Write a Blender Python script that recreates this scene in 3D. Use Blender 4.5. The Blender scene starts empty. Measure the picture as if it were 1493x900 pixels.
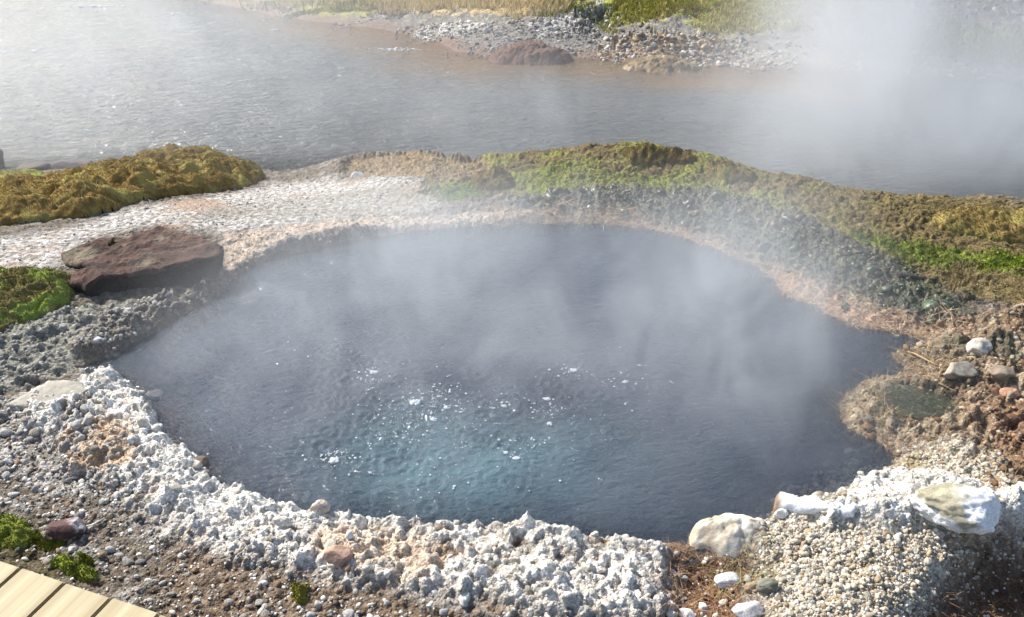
import bpy, bmesh, math, random
import numpy as np
from mathutils import Vector, Matrix

SC = bpy.context.scene
COL = SC.collection
R = np.random.RandomState
rad = math.radians

# ------------------------------------------------------------------ camera model
CAM_H, PITCH, FPX = 2.2, 30.0, 1293.0
RIVER_Z = -0.45
cP, sP = math.cos(rad(PITCH)), math.sin(rad(PITCH))
SUN_AZ, SUN_EL = -50.0, 42.0           # azimuth measured from +Y towards +X


def ray(u, v):
    u = np.asarray(u, float); v = np.asarray(v, float)
    a = (u - 746.5) / FPX; b = (450.0 - v) / FPX
    return np.stack([a, cP + sP * b, -sP + cP * b], -1)


def at(u, v, z=0.0):
    """point of the photograph's line of sight that lies at height z"""
    d = ray(u, v)
    t = (np.asarray(z, float) - CAM_H) / d[..., 2]
    p = d * t[..., None]
    p[..., 2] += CAM_H
    return p


# ------------------------------------------------------------------ numpy noise
def _hash(ix, iy, seed):
    h = (ix.astype(np.int64) * 374761393 + iy.astype(np.int64) * 668265263 + seed * 1442695041) & 0x7fffffff
    h = ((h ^ (h >> 13)) * 1274126177) & 0x7fffffff
    return ((h ^ (h >> 16)) & 0xffff) / 65535.0


def vnoise(x, y, seed=0):
    ix = np.floor(x); iy = np.floor(y)
    fx = x - ix; fy = y - iy
    out = 0
    for dx in (0, 1):
        for dy in (0, 1):
            a = _hash(ix + dx, iy + dy, seed) * 2 * np.pi
            g = np.cos(a) * (fx - dx) + np.sin(a) * (fy - dy)
            wx = fx if dx else 1 - fx
            wy = fy if dy else 1 - fy
            wx = wx * wx * wx * (wx * (wx * 6 - 15) + 10)
            wy = wy * wy * wy * (wy * (wy * 6 - 15) + 10)
            out = out + g * wx * wy
    return out * 1.5                      # about -1..1


def fbm(x, y, seed=0, o=3, lac=2.1, gain=.5):
    s = 0; a = 1.0; n = 0
    for k in range(o):
        s = s + a * vnoise(x * lac ** k + 17.3 * k, y * lac ** k - 9.1 * k, seed + k)
        n += a; a *= gain
    return s / n


def worley(x, y, seed=0):
    """F1, F2 and a random number per cell"""
    ix = np.floor(x); iy = np.floor(y)
    f1 = np.full(x.shape, 9.0); f2 = np.full(x.shape, 9.0); idc = np.zeros(x.shape)
    for dx in (-1, 0, 1):
        for dy in (-1, 0, 1):
            cx = ix + dx; cy = iy + dy
            px = cx + _hash(cx, cy, seed); py = cy + _hash(cx, cy, seed + 77)
            d = np.hypot(px - x, py - y)
            m = d < f1
            f2 = np.where(m, f1, np.minimum(f2, d))
            idc = np.where(m, _hash(cx, cy, seed + 151), idc)
            f1 = np.where(m, d, f1)
    return f1, f2, idc


def _h3(ix, iy, iz, seed):
    return _hash(ix * 1.0 + iz * 57.0, iy * 1.0 + iz * 113.0, seed)


def noise3(p, seed=0):
    i = np.floor(p); f = p - i
    w = f * f * (3 - 2 * f)
    out = 0
    for dx in (0, 1):
        for dy in (0, 1):
            for dz in (0, 1):
                h = _h3(i[:, 0] + dx, i[:, 1] + dy, i[:, 2] + dz, seed)
                out = out + h * (w[:, 0] if dx else 1 - w[:, 0]) * (w[:, 1] if dy else 1 - w[:, 1]) * (w[:, 2] if dz else 1 - w[:, 2])
    return out * 2 - 1


def fbm3(p, seed=0, o=4, gain=.5):
    s = 0; a = 1.0; n = 0
    for k in range(o):
        s = s + a * noise3(p * 2.03 ** k + 11.7 * k, seed + k); n += a; a *= gain
    return s / n


def sstep(a, b, x):
    t = np.clip((x - a) / (b - a), 0, 1)
    return t * t * (3 - 2 * t)


def lerp(a, b, m):
    m = np.asarray(m)
    if any(np.shape(q) == (3,) or np.ndim(q) == np.ndim(m) + 1 for q in (a, b)):
        m = m[..., None]
    return a + (b - a) * m


def sd_poly(x, y, poly, margin=.5):
    """signed distance, positive inside; -margin where farther than margin from the polygon's box"""
    poly = np.asarray(poly, float)
    out = np.full(x.shape, -margin)
    lo = poly.min(0) - margin; hi = poly.max(0) + margin
    sel = (x > lo[0]) & (x < hi[0]) & (y > lo[1]) & (y < hi[1])
    if not sel.any():
        return out
    px, py = x[sel], y[sel]
    d = np.full(px.shape, 1e9); ins = np.zeros(px.shape, bool)
    n = len(poly)
    for i in range(n):
        ax, ay = poly[i]; bx, by = poly[(i + 1) % n]
        ex, ey = bx - ax, by - ay
        l2 = ex * ex + ey * ey + 1e-12
        t = np.clip(((px - ax) * ex + (py - ay) * ey) / l2, 0, 1)
        d = np.minimum(d, (px - ax - t * ex) ** 2 + (py - ay - t * ey) ** 2)
        c = ((ay > py) != (by > py)) & (px < ex * (py - ay) / (ey if abs(ey) > 1e-12 else 1e-12) + ax)
        ins ^= c
    d = np.sqrt(d)
    out[sel] = np.where(ins, d, -d)
    return out


def smooth_closed(pts, per=6):
    """Catmull-Rom through a closed outline"""
    P = np.asarray(pts, float); n = len(P); out = []
    for i in range(n):
        p0, p1, p2, p3 = P[i - 1], P[i], P[(i + 1) % n], P[(i + 2) % n]
        for k in range(per):
            t = k / per
            out.append(.5 * (2 * p1 + (p2 - p0) * t + (2 * p0 - 5 * p1 + 4 * p2 - p3) * t * t + (3 * p1 - p0 - 3 * p2 + p3) * t ** 3))
    return np.array(out)


# ------------------------------------------------------------------ base terrain: a smooth surface through surveyed points
SURVEY = [
    (-200, 1000, .10), (0, 900, .09), (300, 900, .09), (700, 900, .10), (1000, 900, .04), (1200, 900, .07), (1493, 900, .0), (1700, 950, .0),
    (0, 700, .10), (150, 620, .09), (60, 560, .06), (-200, 700, .12), (-200, 540, .08), (-300, 430, .1),
    (0, 500, .05), (100, 470, .04), (0, 430, .09), (200, 430, .03), (300, 380, .04), (100, 340, .05), (0, 340, .05), (-250, 340, .05),
    (300, 300, -.04), (400, 290, -.10), (450, 262, -.30), (520, 255, -.20), (480, 300, -.02), (560, 270, -.04), (500, 340, .03), (400, 345, .03),
    (200, 270, -.22), (60, 280, -.25), (0, 250, -.44), (-250, 250, -.44), (100, 248, -.44), (200, 243, -.44), (350, 250, -.44), (430, 251, -.44),
    (500, 239, -.20), (560, 229, -.10), (620, 226, -.03), (700, 231, .05), (780, 228, .12), (850, 221, .19), (960, 217, .22), (1060, 238, .22),
    (1100, 250, .23), (1200, 271, .23), (1300, 291, .23), (1400, 299, .22), (1493, 306, .22), (1650, 316, .22),
    (1130, 330, .12), (1250, 380, .12), (1300, 350, .17), (1400, 400, .13), (1493, 420, .13), (1493, 520, .09), (1400, 480, .06),
    (900, 290, .09), (1020, 300, .11), (750, 285, .07), (650, 290, .03), (800, 250, .13), (960, 250, .17), (1600, 450, .13),
    (1420, 560, .05), (1493, 640, .05), (1380, 640, .03), (1330, 685, .05), (1400, 740, .11), (1300, 730, .09), (1250, 800, .07), (1480, 770, .10), (1650, 650, .06),
    (1430, 860, -.02), (1493, 840, -.02), (1030, 850, .0), (1130, 800, .05), (1060, 770, .05), (1200, 740, .05),
    (600, 790, .07), (850, 800, .07), (420, 760, .08), (300, 710, .08), (220, 620, .08), (140, 545, .03), (330, 430, .01), (600, 336, .02), (760, 326, .02),
    (940, 332, .02), (1060, 369, .02), (1150, 428, .03), (1250, 470, .03), (1240, 600, .03),
]
sv = np.array(SURVEY)
ctrl = at(sv[:, 0], sv[:, 1], sv[:, 2])
crest = at([500, 560, 620, 700, 780, 850, 960, 1060, 1100, 1200, 1300, 1400, 1493, 1650], [239, 229, 226, 231, 228, 221, 217, 238, 250, 271, 291, 299, 306, 316],
           [-.2, -.1, -.03, .05, .12, .19, .22, .22, .23, .23, .23, .22, .22, .22])
back = crest.copy(); back[:, 1] += .75; back[:, 2] = -.42
back2 = crest.copy(); back2[:, 1] += 1.5; back2[:, 2] = -.75
mid = crest.copy(); mid[:, 1] += .3; mid[:, 2] -= .05
bx = at([-250, 0, 100, 200, 350, 430], [250, 250, 248, 243, 250, 251], [-.44] * 6)
bx[:, 1] += .7; bx[:, 2] = -.7
ctrl = np.vstack([ctrl, back, back2, mid, bx, [[-3, 1.2, .1], [0, 1.0, .1], [3, 1.2, .02], [-4.6, 2.5, .1], [4.6, 2.5, .05], [4.8, 5.8, -.3]]])


def _U(r2):
    return np.where(r2 > 1e-12, .5 * r2 * np.log(r2 + 1e-300), 0)


n_c = len(ctrl)
_A = np.zeros((n_c + 3, n_c + 3))
_A[:n_c, :n_c] = _U(((ctrl[:, None, :2] - ctrl[None, :, :2]) ** 2).sum(-1)) + np.eye(n_c) * .01
_A[:n_c, n_c] = 1; _A[:n_c, n_c + 1:] = ctrl[:, :2]
_A[n_c:, :n_c] = _A[:n_c, n_c:].T
_W = np.linalg.solve(_A, np.concatenate([ctrl[:, 2], np.zeros(3)]))


def near_h(x, y):
    x = np.clip(x, -5, 5); y = np.clip(y, 1.0, 8.2)
    out = np.empty(x.shape); xf = x.ravel(); yf = y.ravel(); o = out.ravel()
    for s in range(0, xf.size, 40000):
        a, b = xf[s:s + 40000], yf[s:s + 40000]
        r2 = (a[:, None] - ctrl[None, :, 0]) ** 2 + (b[:, None] - ctrl[None, :, 1]) ** 2
        o[s:s + 40000] = _U(r2) @ _W[:n_c] + _W[n_c] + a * _W[n_c + 1] + b * _W[n_c + 2]
    return o.reshape(x.shape)


SHORE_PX = [(270, -4), (330, 9), (400, 23), (470, 33), (560, 43), (640, 61), (665, 76), (720, 83), (780, 84), (870, 86), (900, 89), (960, 96), (1050, 98), (1130, 101),
            (1200, 106), (1300, 111), (1400, 113), (1493, 121), (1650, 130)]
shore = at([p[0] for p in SHORE_PX], [p[1] for p in SHORE_PX], RIVER_Z)[:, :2]
FAR_LAND = np.vstack([[-60, 200], [-9.5, 26], [-7.2, 18.5], shore, [9.5, 8.6], [40, 5], [200, 0], [200, 200]])


def far_h(x, y):
    d = sd_poly(x, y, FAR_LAND, margin=3.0)
    up = -.45 + .22 * np.clip(d, 0, 1.2) + .36 * np.clip(d - 1.2, 0, 4) + .03 * np.clip(d - 5.2, 0, 60)
    return np.where(d > 0, up, -.45 + .45 * np.clip(d, -1.2, 0)), d


def base_h(x, y):
    hn = near_h(x, y)
    hn = lerp(hn, -.95, sstep(7.0, 8.0, y))
    hf, d = far_h(x, y)
    return np.maximum(hn, hf), d


def hit(pts):
    """ground points (x, y) seen at the given places of the photograph"""
    pts = np.asarray(pts, float)
    d = ray(pts[:, 0], pts[:, 1])
    ts = np.arange(2.0, 17, .03)
    P = d[:, None, :] * ts[None, :, None]
    h, _ = base_h(P[..., 0], P[..., 1])
    below = (P[..., 2] + CAM_H) < h
    k = np.where(below.any(1), below.argmax(1), len(ts) - 1)
    return P[np.arange(len(pts)), k, :2]


POOL_PX = [(120, 538, .0), (155, 522, 0), (200, 500, 0), (245, 472, 0), (300, 442, 0), (340, 408, 0), (385, 380, 0), (450, 366, 0), (520, 352, 0), (600, 339, 0), (660, 334, 0),
           (760, 328, 0), (850, 328, 0), (940, 334, 0), (1000, 349, 0), (1060, 371, 0), (1108, 391, 0), (1128, 412, 0), (1150, 433, 0), (1200, 455, 0), (1250, 476, 0),
           (1310, 489, 0), (1345, 498, 0), (1302, 516, 0), (1318, 540, 0), (1262, 556, 0), (1222, 590, 0), (1236, 626, 0), (1300, 655, 0), (1290, 690, 0), (1240, 716, 0),
           (1140, 733, 0), (1112, 762, 0), (1040, 788, .0), (1000, 792, .0), (930, 793, .01), (850, 786, .01), (780, 780, .01), (690, 776, .01), (600, 774, .02), (540, 763, .03),
           (470, 747, .06), (420, 737, .06), (360, 720, .05), (310, 692, .05), (290, 666, .04), (250, 640, .04), (230, 604, .04), (205, 570, .03), (180, 550, .02), (150, 548, .01)]
pp = np.array(POOL_PX)
POOL = smooth_closed(at(pp[:, 0], pp[:, 1], pp[:, 2])[:, :2], 4)

Z = {
    'crust': [(120, 562), (160, 545), (205, 545), (255, 620), (300, 680), (420, 730), (600, 768), (780, 770), (900, 785), (972, 790), (985, 905), (850, 910), (640, 880), (520, 855), (440, 845),
              (370, 825), (270, 800), (200, 745), (140, 700), (60, 640), (10, 600)],
    'grey_crust': [(-60, 585), (0, 590), (60, 598), (120, 600), (165, 690), (150, 725), (80, 730), (30, 700), (-60, 690)],
    'crust_white': [(190, 548), (255, 625), (300, 690), (420, 740), (520, 760), (480, 800), (380, 780), (260, 740), (240, 690), (170, 620), (140, 580)],
    'tan_a': [(90, 660), (110, 635), (160, 625), (205, 640), (200, 680), (160, 705), (110, 700)],
    'tan_b': [(460, 790), (520, 780), (620, 790), (660, 830), (600, 860), (520, 850), (470, 830)],
    'brown_soil': [(250, 800), (340, 790), (440, 850), (640, 885), (860, 925), (500, 950), (230, 920)],
    'path': [(0, 350), (100, 335), (190, 305), (300, 290), (400, 268), (480, 262), (600, 262), (650, 280), (620, 308), (520, 318), (440, 326), (330, 340), (220, 330), (130, 350), (90, 390), (60, 402), (-60, 410), (-200, 400), (-200, 350)],
    'path_white': [(560, 268), (640, 272), (640, 300), (560, 312), (450, 320), (340, 325), (250, 322), (330, 300), (440, 290)],
    'tan_bank': [(330, 345), (440, 328), (530, 318), (620, 318), (700, 312), (800, 312), (900, 315), (960, 330), (900, 326), (760, 324), (620, 333), (540, 345), (430, 362), (390, 372), (330, 400), (315, 420), (330, 380)],
    'dark_rim': [(150, 470), (260, 435), (330, 400), (390, 365), (430, 350), (520, 335), (560, 335), (600, 345), (520, 365), (450, 380), (380, 400), (340, 430), (240, 490), (170, 530), (110, 520)],
    'left_rocky': [(-50, 500), (60, 475), (110, 450), (200, 445), (260, 440), (220, 490), (150, 530), (100, 550), (20, 580), (-50, 580)],
    'left_moss': [(-60, 405), (0, 400), (60, 400), (112, 412), (105, 440), (80, 462), (40, 480), (-10, 495), (-60, 500)],
    'ridge_moss': [(640, 226), (700, 230), (850, 220), (960, 214), (1020, 224), (1100, 249), (1200, 270), (1300, 290), (1400, 297), (1560, 308), (1560, 470), (1440, 440), (1380, 425), (1300, 378), (1230, 345),
                   (1170, 312), (1100, 288), (1000, 272), (900, 268), (820, 278), (760, 285), (690, 288), (640, 292), (620, 278)],
    'ridge_grass': [(495, 240), (560, 225), (640, 226), (700, 232), (720, 245), (640, 262), (560, 256), (500, 250)],
    'bright_a': [(638, 272), (690, 262), (700, 285), (650, 293)],
    'bright_b': [(740, 245), (820, 235), (900, 250), (1000, 262), (1110, 285), (1190, 312), (1150, 308), (1040, 280), (900, 270), (790, 276), (730, 265)],
    'bright_c': [(1250, 335), (1330, 345), (1400, 360), (1440, 372), (1380, 385), (1330, 372), (1270, 355)],
    'bright_d': [(1430, 365), (1500, 370), (1500, 390), (1440, 385)],
    'algae': [(740, 292), (820, 280), (900, 268), (1000, 274), (1100, 292), (1170, 318), (1240, 355), (1310, 385), (1390, 430), (1420, 470), (1380, 478), (1290, 455), (1230, 440), (1190, 415), (1140, 395),
              (1080, 368), (1000, 335), (930, 318), (820, 312), (750, 310)],
    'straw_bank': [(880, 310), (960, 325), (1030, 345), (1100, 375), (1150, 395), (1200, 425), (1280, 455), (1380, 478), (1400, 495), (1330, 492), (1240, 478), (1150, 440), (1122, 410), (1050, 375), (960, 345), (900, 330)],
    'rust': [(1230, 480), (1330, 480), (1420, 470), (1560, 440), (1560, 760), (1480, 760), (1440, 700), (1360, 660), (1290, 665), (1240, 630), (1225, 590), (1260, 556), (1320, 538)],
    'rust_red': [(1400, 600), (1560, 580), (1560, 720), (1470, 720), (1430, 670)],
    'island_tan': [(1225, 580), (1262, 555), (1300, 550), (1290, 580), (1300, 620), (1290, 660), (1240, 628)],
    'puddle_bed': [(1265, 560), (1330, 560), (1385, 580), (1400, 605), (1330, 620), (1280, 605)],
    'fan': [(1120, 775), (1145, 735), (1230, 718), (1290, 690), (1300, 665), (1380, 655), (1450, 690), (1475, 740), (1560, 745), (1560, 800), (1440, 790), (1420, 810), (1380, 860), (1300, 910), (1110, 920), (1090, 850), (1130, 800)],
    'fan_white': [(1215, 745), (1238, 716), (1300, 695), (1380, 700), (1450, 735), (1560, 750), (1560, 790), (1450, 780), (1330, 770), (1230, 770), (1160, 760)],
    'fan_orange': [(1280, 690), (1320, 665), (1380, 660), (1340, 685), (1300, 700)],
    'channel': [(985, 800), (1050, 800), (1090, 840), (1100, 925), (970, 925), (975, 850)],
    'dark_corner': [(1440, 795), (1480, 800), (1560, 790), (1560, 930), (1310, 930), (1330, 890), (1390, 850), (1425, 812)],
    'moss_corner': [(0, 760), (50, 770), (60, 800), (130, 840), (150, 862), (80, 850), (0, 830)],
    # far bank
    'f_grass': [(240, -30), (330, 2), (450, 20), (600, 16), (720, 20), (800, 24), (860, 10), (850, -60)],
    'f_straw': [(520, -30), (560, 12), (600, 17), (700, 20), (760, 23), (830, 16), (880, -30)],
    'f_mossa': [(430, 15), (470, 8), (540, 10), (540, 24), (440, 26)],
    'f_mossb': [(790, 16), (850, -5), (1000, -10), (1010, 10), (930, 30), (890, 42), (870, 20)],
    'f_mossc': [(880, -20), (1100, -20), (1170, -20), (1160, 40), (1040, 50), (1000, 25), (940, 30), (890, 42), (870, 12)],
    'f_whitea': [(610, 52), (640, 38), (690, 30), (705, 40), (660, 55), (620, 62)],
    'f_whiteb': [(770, 42), (840, 15), (880, 0), (900, 10), (880, 25), (830, 45), (780, 52)],
    'f_gully': [(850, 12), (895, 10), (903, 22), (885, 42), (850, 52), (835, 40)],
    'f_tan': [(880, 85), (900, 68), (960, 60), (1040, 68), (1080, 90), (1000, 97), (930, 94)],
    'f_pale': [(1080, 75), (1200, 80), (1330, 88), (1493, 105), (1600, 120), (1600, 140), (1493, 122), (1300, 112), (1080, 100)],
    'f_green': [(1360, 30), (1480, 45), (1600, 60), (1600, 110), (1430, 90), (1340, 60)],
    'f_dark': [(1330, -60), (1600, -60), (1600, 60), (1440, 40), (1350, 30)],
}
_keys = list(Z)
_all = hit(np.array([p for k in _keys for p in Z[k]]))
_i = 0
for k in _keys:
    Z[k + '_px'] = Z[k]
    Z[k] = _all[_i:_i + len(Z[k])]
    _i += len(Z[k])
# the moss runs on over the crest and down towards the river
for k, n_top in (('ridge_moss', 9), ('ridge_grass', 4)):
    Z[k] = Z[k].copy(); Z[k][:n_top, 1] += .34
Z['bright_b'][1:4, 1] += .03


def axis(segs):
    out = [segs[0][0]]
    for a, b, st in segs:
        n = max(1, int(round((b - a) / st)))
        out += list(np.linspace(a, b, n + 1)[1:])
    return np.array(out)


gx = axis([(-220, -60, 20), (-60, -14, 4), (-14, -6.6, .2), (-6.6, -2.4, .022), (-2.4, 2.4, .0062), (2.4, 6.6, .022), (6.6, 14, .2), (14, 60, 4), (60, 220, 20)])
gy = axis([(-160, -20, 14), (-20, 0, 1), (0, 1.7, .06), (1.7, 3.4, .0058), (3.4, 5.7, .0085), (5.7, 7.2, .016), (7.2, 9.0, .06), (9.0, 12.6, .022), (12.6, 16, .1), (16, 40, 1), (40, 260, 20)])
GX, GY = np.meshgrid(gx, gy)
print('ground grid', GX.shape)
BASE, DFAR = base_h(GX, GY)
n1 = fbm(GX * 2.2, GY * 2.2, 1, 3)
n2 = fbm(GX * 9, GY * 9, 5, 3)
n3 = fbm(GX * 30, GY * 30, 9, 3)
n4 = fbm(GX * 90, GY * 90, 13, 2)
wxn = .05 * n2 + .022 * fbm(GX * 34 + 9, GY * 34, 21, 2)
wyn = .05 * fbm(GX * 9 + 50, GY * 9, 25, 3) + .022 * fbm(GX * 34, GY * 34 + 70, 29, 2)
WX = GX + wxn; WY = GY + wyn
DP = -sd_poly(GX + .55 * wxn, GY + .55 * wyn, POOL, margin=1.2)        # >0 outside the pool


def zone(name, soft=.03, grow=0.0, warp=1.0):
    d = sd_poly(GX + wxn * warp, GY + wyn * warp, Z[name], margin=.4)
    return sstep(-soft, soft, d + grow)


M = {k: zone(k, .12 if k in ('dark_corner', 'rust_red', 'rust', 'channel', 'path', 'path_white') else .06 if k in ('crust', 'fan', 'path', 'rust', 'ridge_moss', 'algae', 'straw_bank') else .035, warp=7.0 if k.startswith('f_') else 2.0 if 'bright' in k or k in ('ridge_moss', 'left_moss') else 1.0) for k in _keys}

# ---- relief
H = BASE.copy()
near = sstep(9.0, 8.0, GY)
f1a, f2a, ida = worley(GX * 11 + n3 * .25, GY * 11 + n3 * .25, 3)
f1b, f2b, idb = worley(GX * 26 + n3 * .3, GY * 26 + n3 * .3, 4)
f1c, f2c, idc = worley(GX * 62, GY * 62, 6)
lumpA = np.clip(1 - f1a * f1a * 1.3, 0, 1); lumpB = np.clip(1 - f1b * f1b * 1.4, 0, 1); lumpC = np.clip(1 - f1c * f1c * 1.4, 0, 1)
rough = .014 * n2 + .010 * n3 + .004 * n4 + .012 * lumpB * idb + .004 * lumpC
pick = sstep(.35, .75, ida)
sheet = sstep(.35, .65, .5 + .8 * n1 + .3 * n2)          # where the crust has fused into a smoother sheet
f1d, f2d, idd = worley(GX * 6.5 + n2 * .3, GY * 6.5 + n2 * .3, 11)
lumpD = np.sqrt(np.clip(1 - f1d * f1d * 1.5, 0, 1)) * idd
crust = .034 * lumpD + (.024 * lumpA * pick + .022 * lumpB * (idb * .9 + .1)) * (1 - .7 * sheet) + .006 * lumpC * (.3 + idc) + .020 * n2 + .005 * n4 + .010 * n3 + .014 * np.abs(n2) * sheet
cm = np.clip(M['crust'] + .6 * M['tan_a'], 0, 1)
fan = M['fan']
algae = .010 * lumpB * idb + .011 * lumpC * (.3 + idc) + .012 * n3 + .014 * n2 + .008 * lumpA * pick + .005 * n4
moss = .013 * n2 + .006 * n3 + .004 * lumpB + .003 * n4
H += near * rough * (1 - .75 * M['fan_white']) * (1 - .6 * M['path'])
tn = .5 + .55 * fbm(GX * 5.5, GY * 5.5, 91, 3) + .12 * n3
terr = .016 * sstep(.38, .43, tn) + .014 * sstep(.55, .60, tn) + .012 * sstep(.70, .74, tn)      # thin ledges of laid-down crust
crust = .42 * crust + terr
H += near * lerp(0, crust, cm) + cm * .012 * sstep(0, .3, DP)
H += near * .55 * algae * M['algae']
H += near * moss * np.clip(M['ridge_moss'] + M['left_moss'] + M['ridge_grass'], 0, 1)
H += near * (M['rust'] * (.020 * n2 + .03 * lumpA * pick + .022 * lumpB * idb + .010 * n3 + .006 * lumpC + .6 * terr))
H -= near * (.04 * M['ridge_moss'] + .07 * M['ridge_grass'])
H += M['straw_bank'] * (.016 * n2 + .012 * n3)
H += M['fan_white'] * (.05 + .03 * n2 + .008 * n3 + .004 * n4) + fan * .008 * lumpC
H -= M['dark_corner'] * .11
H += M['island_tan'] * (.035 + .02 * n3 + .03 * lumpA * pick + .022 * lumpB * idb + .01 * lumpC)
H = lerp(H, .012 + .016 * n2 + .010 * n3, sstep(.1, .9, M['puddle_bed']))
H += M['dark_rim'] * (.02 * lumpA + .015 * lumpB)
H -= M['channel'] * .04
H += (1 - near) * (DFAR > 0) * (.05 * n1 + .025 * n2 + .012 * n3) * np.clip(DFAR, 0, 1)
H += (M['f_tan'] * .10 * (1 + n2)) * sstep(.0, .5, DFAR) - M['f_gully'] * .12
# the pool basin: a shelf, then a deep vent
ins = np.clip(-DP, 0, 2)
shal = sstep(.3, 1.3, GX) * sstep(3.4, 2.9, GY)                # shallow shelf on the right near side
shal = np.clip(shal, 0, 1)
dep = lerp(np.minimum(.9, .02 + .9 * ins ** 1.1), np.minimum(.9, .035 + .28 * ins + 1.2 * np.clip(ins - .3, 0, 2)), shal)
lip = sstep(0, 1, DP / (.05 + .16 * np.clip(M['island_tan'] + M['rust'] + .5 * M['algae'] + .4 * M['straw_bank'], 0, 1)))
H = np.where(DP > 0, lerp(np.minimum(H, .01) * .3, H, lip), -dep + .25 * (H - BASE) * np.exp(-ins * 3))
POOL_DEPTH = -H

# ---- ground colours (albedo) and wetness
def c(r, g, b):
    return np.array([r, g, b])


ns2 = np.clip(.5 + .6 * n2, 0, 1); ns3 = np.clip(.5 + .7 * n3, 0, 1); ns1 = np.clip(.5 + .7 * n1, 0, 1)
ns4 = np.clip(.5 + .8 * n4, 0, 1)
K = lerp(lerp(c(.095, .072, .05), c(.20, .17, .135), ns3), c(.30, .28, .25), sstep(.5, .8, ns2) * .75)
WET = np.full(GX.shape, .05)


def paint(name, col, amt=1.0, wet=None, mask=None):
    global K, WET
    m = (M[name] if mask is None else mask) * amt
    K = lerp(K, col, m)
    if wet is not None:
        WET = lerp(WET, wet, m)


H += near * M['left_rocky'] * (.5 * terr + .014 * lumpA * pick + .012 * lumpB * idb)
paint('left_rocky', lerp(c(.13, .12, .095), c(.34, .33, .28), ns3))
paint('brown_soil', lerp(c(.115, .072, .045), c(.23, .17, .115), ns3), .8)
paint('path', lerp(lerp(c(.24, .21, .18), c(.52, .50, .47), sstep(.35, .6, ns3)), c(.36, .27, .2), sstep(.55, .8, ns1)))
paint('path_white', lerp(lerp(c(.20, .178, .148), c(.38, .36, .32), sstep(.3, .65, ns3)), c(.25, .215, .17), sstep(.45, .7, .5 + .9 * fbm(GX * 2.4, GY * 5.5, 99, 4)) * .8), .9)
paint('tan_bank', lerp(c(.36, .26, .18), c(.52, .43, .34), ns3))
paint('dark_rim', lerp(c(.055, .048, .04), c(.20, .17, .135), sstep(.3, .8, ns3)), .9, .55)
paint('grey_crust', lerp(c(.20, .18, .155), c(.46, .44, .40), sstep(.3, .65, .5 * ns3 + .5 * idb)), .85)
cr = lerp(lerp(c(.40, .34, .27), c(.60, .57, .52), ns3), c(.74, .70, .635), sstep(.28, .65, .5 * ns2 + .5 * idb))
soilm = sstep(.44, .30, .35 * ns1 + .35 * ns2 + .3 * ns3)
cr = lerp(cr, lerp(c(.50, .37, .27), c(.62, .52, .42), ns3), sstep(.56, .8, .5 + .9 * fbm(GX * 4.3 + 5, GY * 4.3, 81, 3)) * .75)
cr = lerp(cr, lerp(c(.30, .28, .25), c(.48, .46, .42), ns3), sstep(.52, .75, .5 + .9 * fbm(GX * 5.1, GY * 5.1 + 8, 84, 3)) * .7)
cr = lerp(cr, c(.17, .115, .07), soilm * .9)
paint('crust', cr)
paint('crust_white', lerp(c(.62, .59, .53), c(.80, .775, .72), ns3), .72)
paint('tan_a', lerp(c(.33, .20, .12), c(.55, .42, .28), ns3), .9)
paint('tan_b', lerp(c(.42, .28, .18), c(.66, .55, .42), ns3), .75)
paint('left_moss', lerp(lerp(c(.10, .075, .03), c(.17, .16, .04), ns3), c(.16, .26, .025), sstep(.5, .7, ns2)))
mossy = lerp(lerp(c(.11, .075, .042), c(.20, .155, .065), ns3), c(.21, .215, .05), sstep(.42, .62, .5 + .8 * fbm(GX * 2.6, GY * 6, 103, 3)) * sstep(2.4, .9, GX))
paint('ridge_moss', mossy)
paint('ridge_grass', lerp(c(.22, .14, .085), c(.36, .27, .16), ns3))
for bkey in ('bright_a', 'bright_b', 'bright_c', 'bright_d'):
    paint(bkey, lerp(c(.15, .15, .025), c(.17, .28, .025), ns3), .85 if bkey != 'bright_b' else .65)
al = lerp(lerp(c(.016, .022, .015), c(.04, .06, .034), ns4), c(.10, .07, .05), sstep(.52, .8, ns3))
al = lerp(al, lerp(c(.07, .08, .03), c(.15, .14, .05), ns3), sstep(.52, .7, .5 + .8 * fbm(GX * 4.5, GY * 4.5, 97, 3)) * .7)
paint('algae', al, .95, .95)
sb = lerp(c(.30, .17, .11), c(.52, .37, .24), ns3)
paint('straw_bank', sb, .9, .1)
ru = lerp(lerp(c(.075, .05, .033), c(.22, .135, .075), ns3), c(.36, .30, .22), sstep(.5, .85, ns4) * .7)
ru = lerp(ru, lerp(c(.26, .19, .11), c(.50, .42, .30), ns3), sstep(.5, .72, .5 + .8 * fbm(GX * 3.7, GY * 3.7, 95, 3)) * .85)
ru = lerp(ru, c(.06, .07, .045), sstep(.58, .75, ns1) * .6)
paint('rust', ru, 1, .35)
paint('rust_red', lerp(c(.14, .065, .035), c(.28, .14, .075), ns3), .5)
paint('island_tan', lerp(lerp(c(.20, .14, .08), c(.50, .40, .26), ns3), c(.62, .55, .42), sstep(.5, .8, ns4) * .8), .9, .15)
paint('puddle_bed', lerp(c(.03, .04, .028), c(.09, .10, .06), ns3), .95, .8)
paint('fan', lerp(lerp(c(.38, .33, .25), c(.60, .56, .48), ns3), c(.34, .24, .14), sstep(.62, .8, ns1) * .7))
paint('fan_white', lerp(lerp(c(.52, .48, .41), c(.78, .76, .71), sstep(.2, .6, ns3)), c(.50, .46, .38), sstep(.58, .75, ns2) * .7), .95)
paint('fan_orange', lerp(c(.28, .20, .06), c(.40, .28, .08), ns3), .7)
paint('channel', lerp(c(.07, .038, .022), c(.22, .12, .065), ns3), .95, .5)
paint('dark_corner', lerp(c(.055, .032, .018), c(.15, .085, .045), ns3), .95, .55)
paint('moss_corner', lerp(c(.05, .04, .02), c(.12, .10, .03), ns3), .8)
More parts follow.
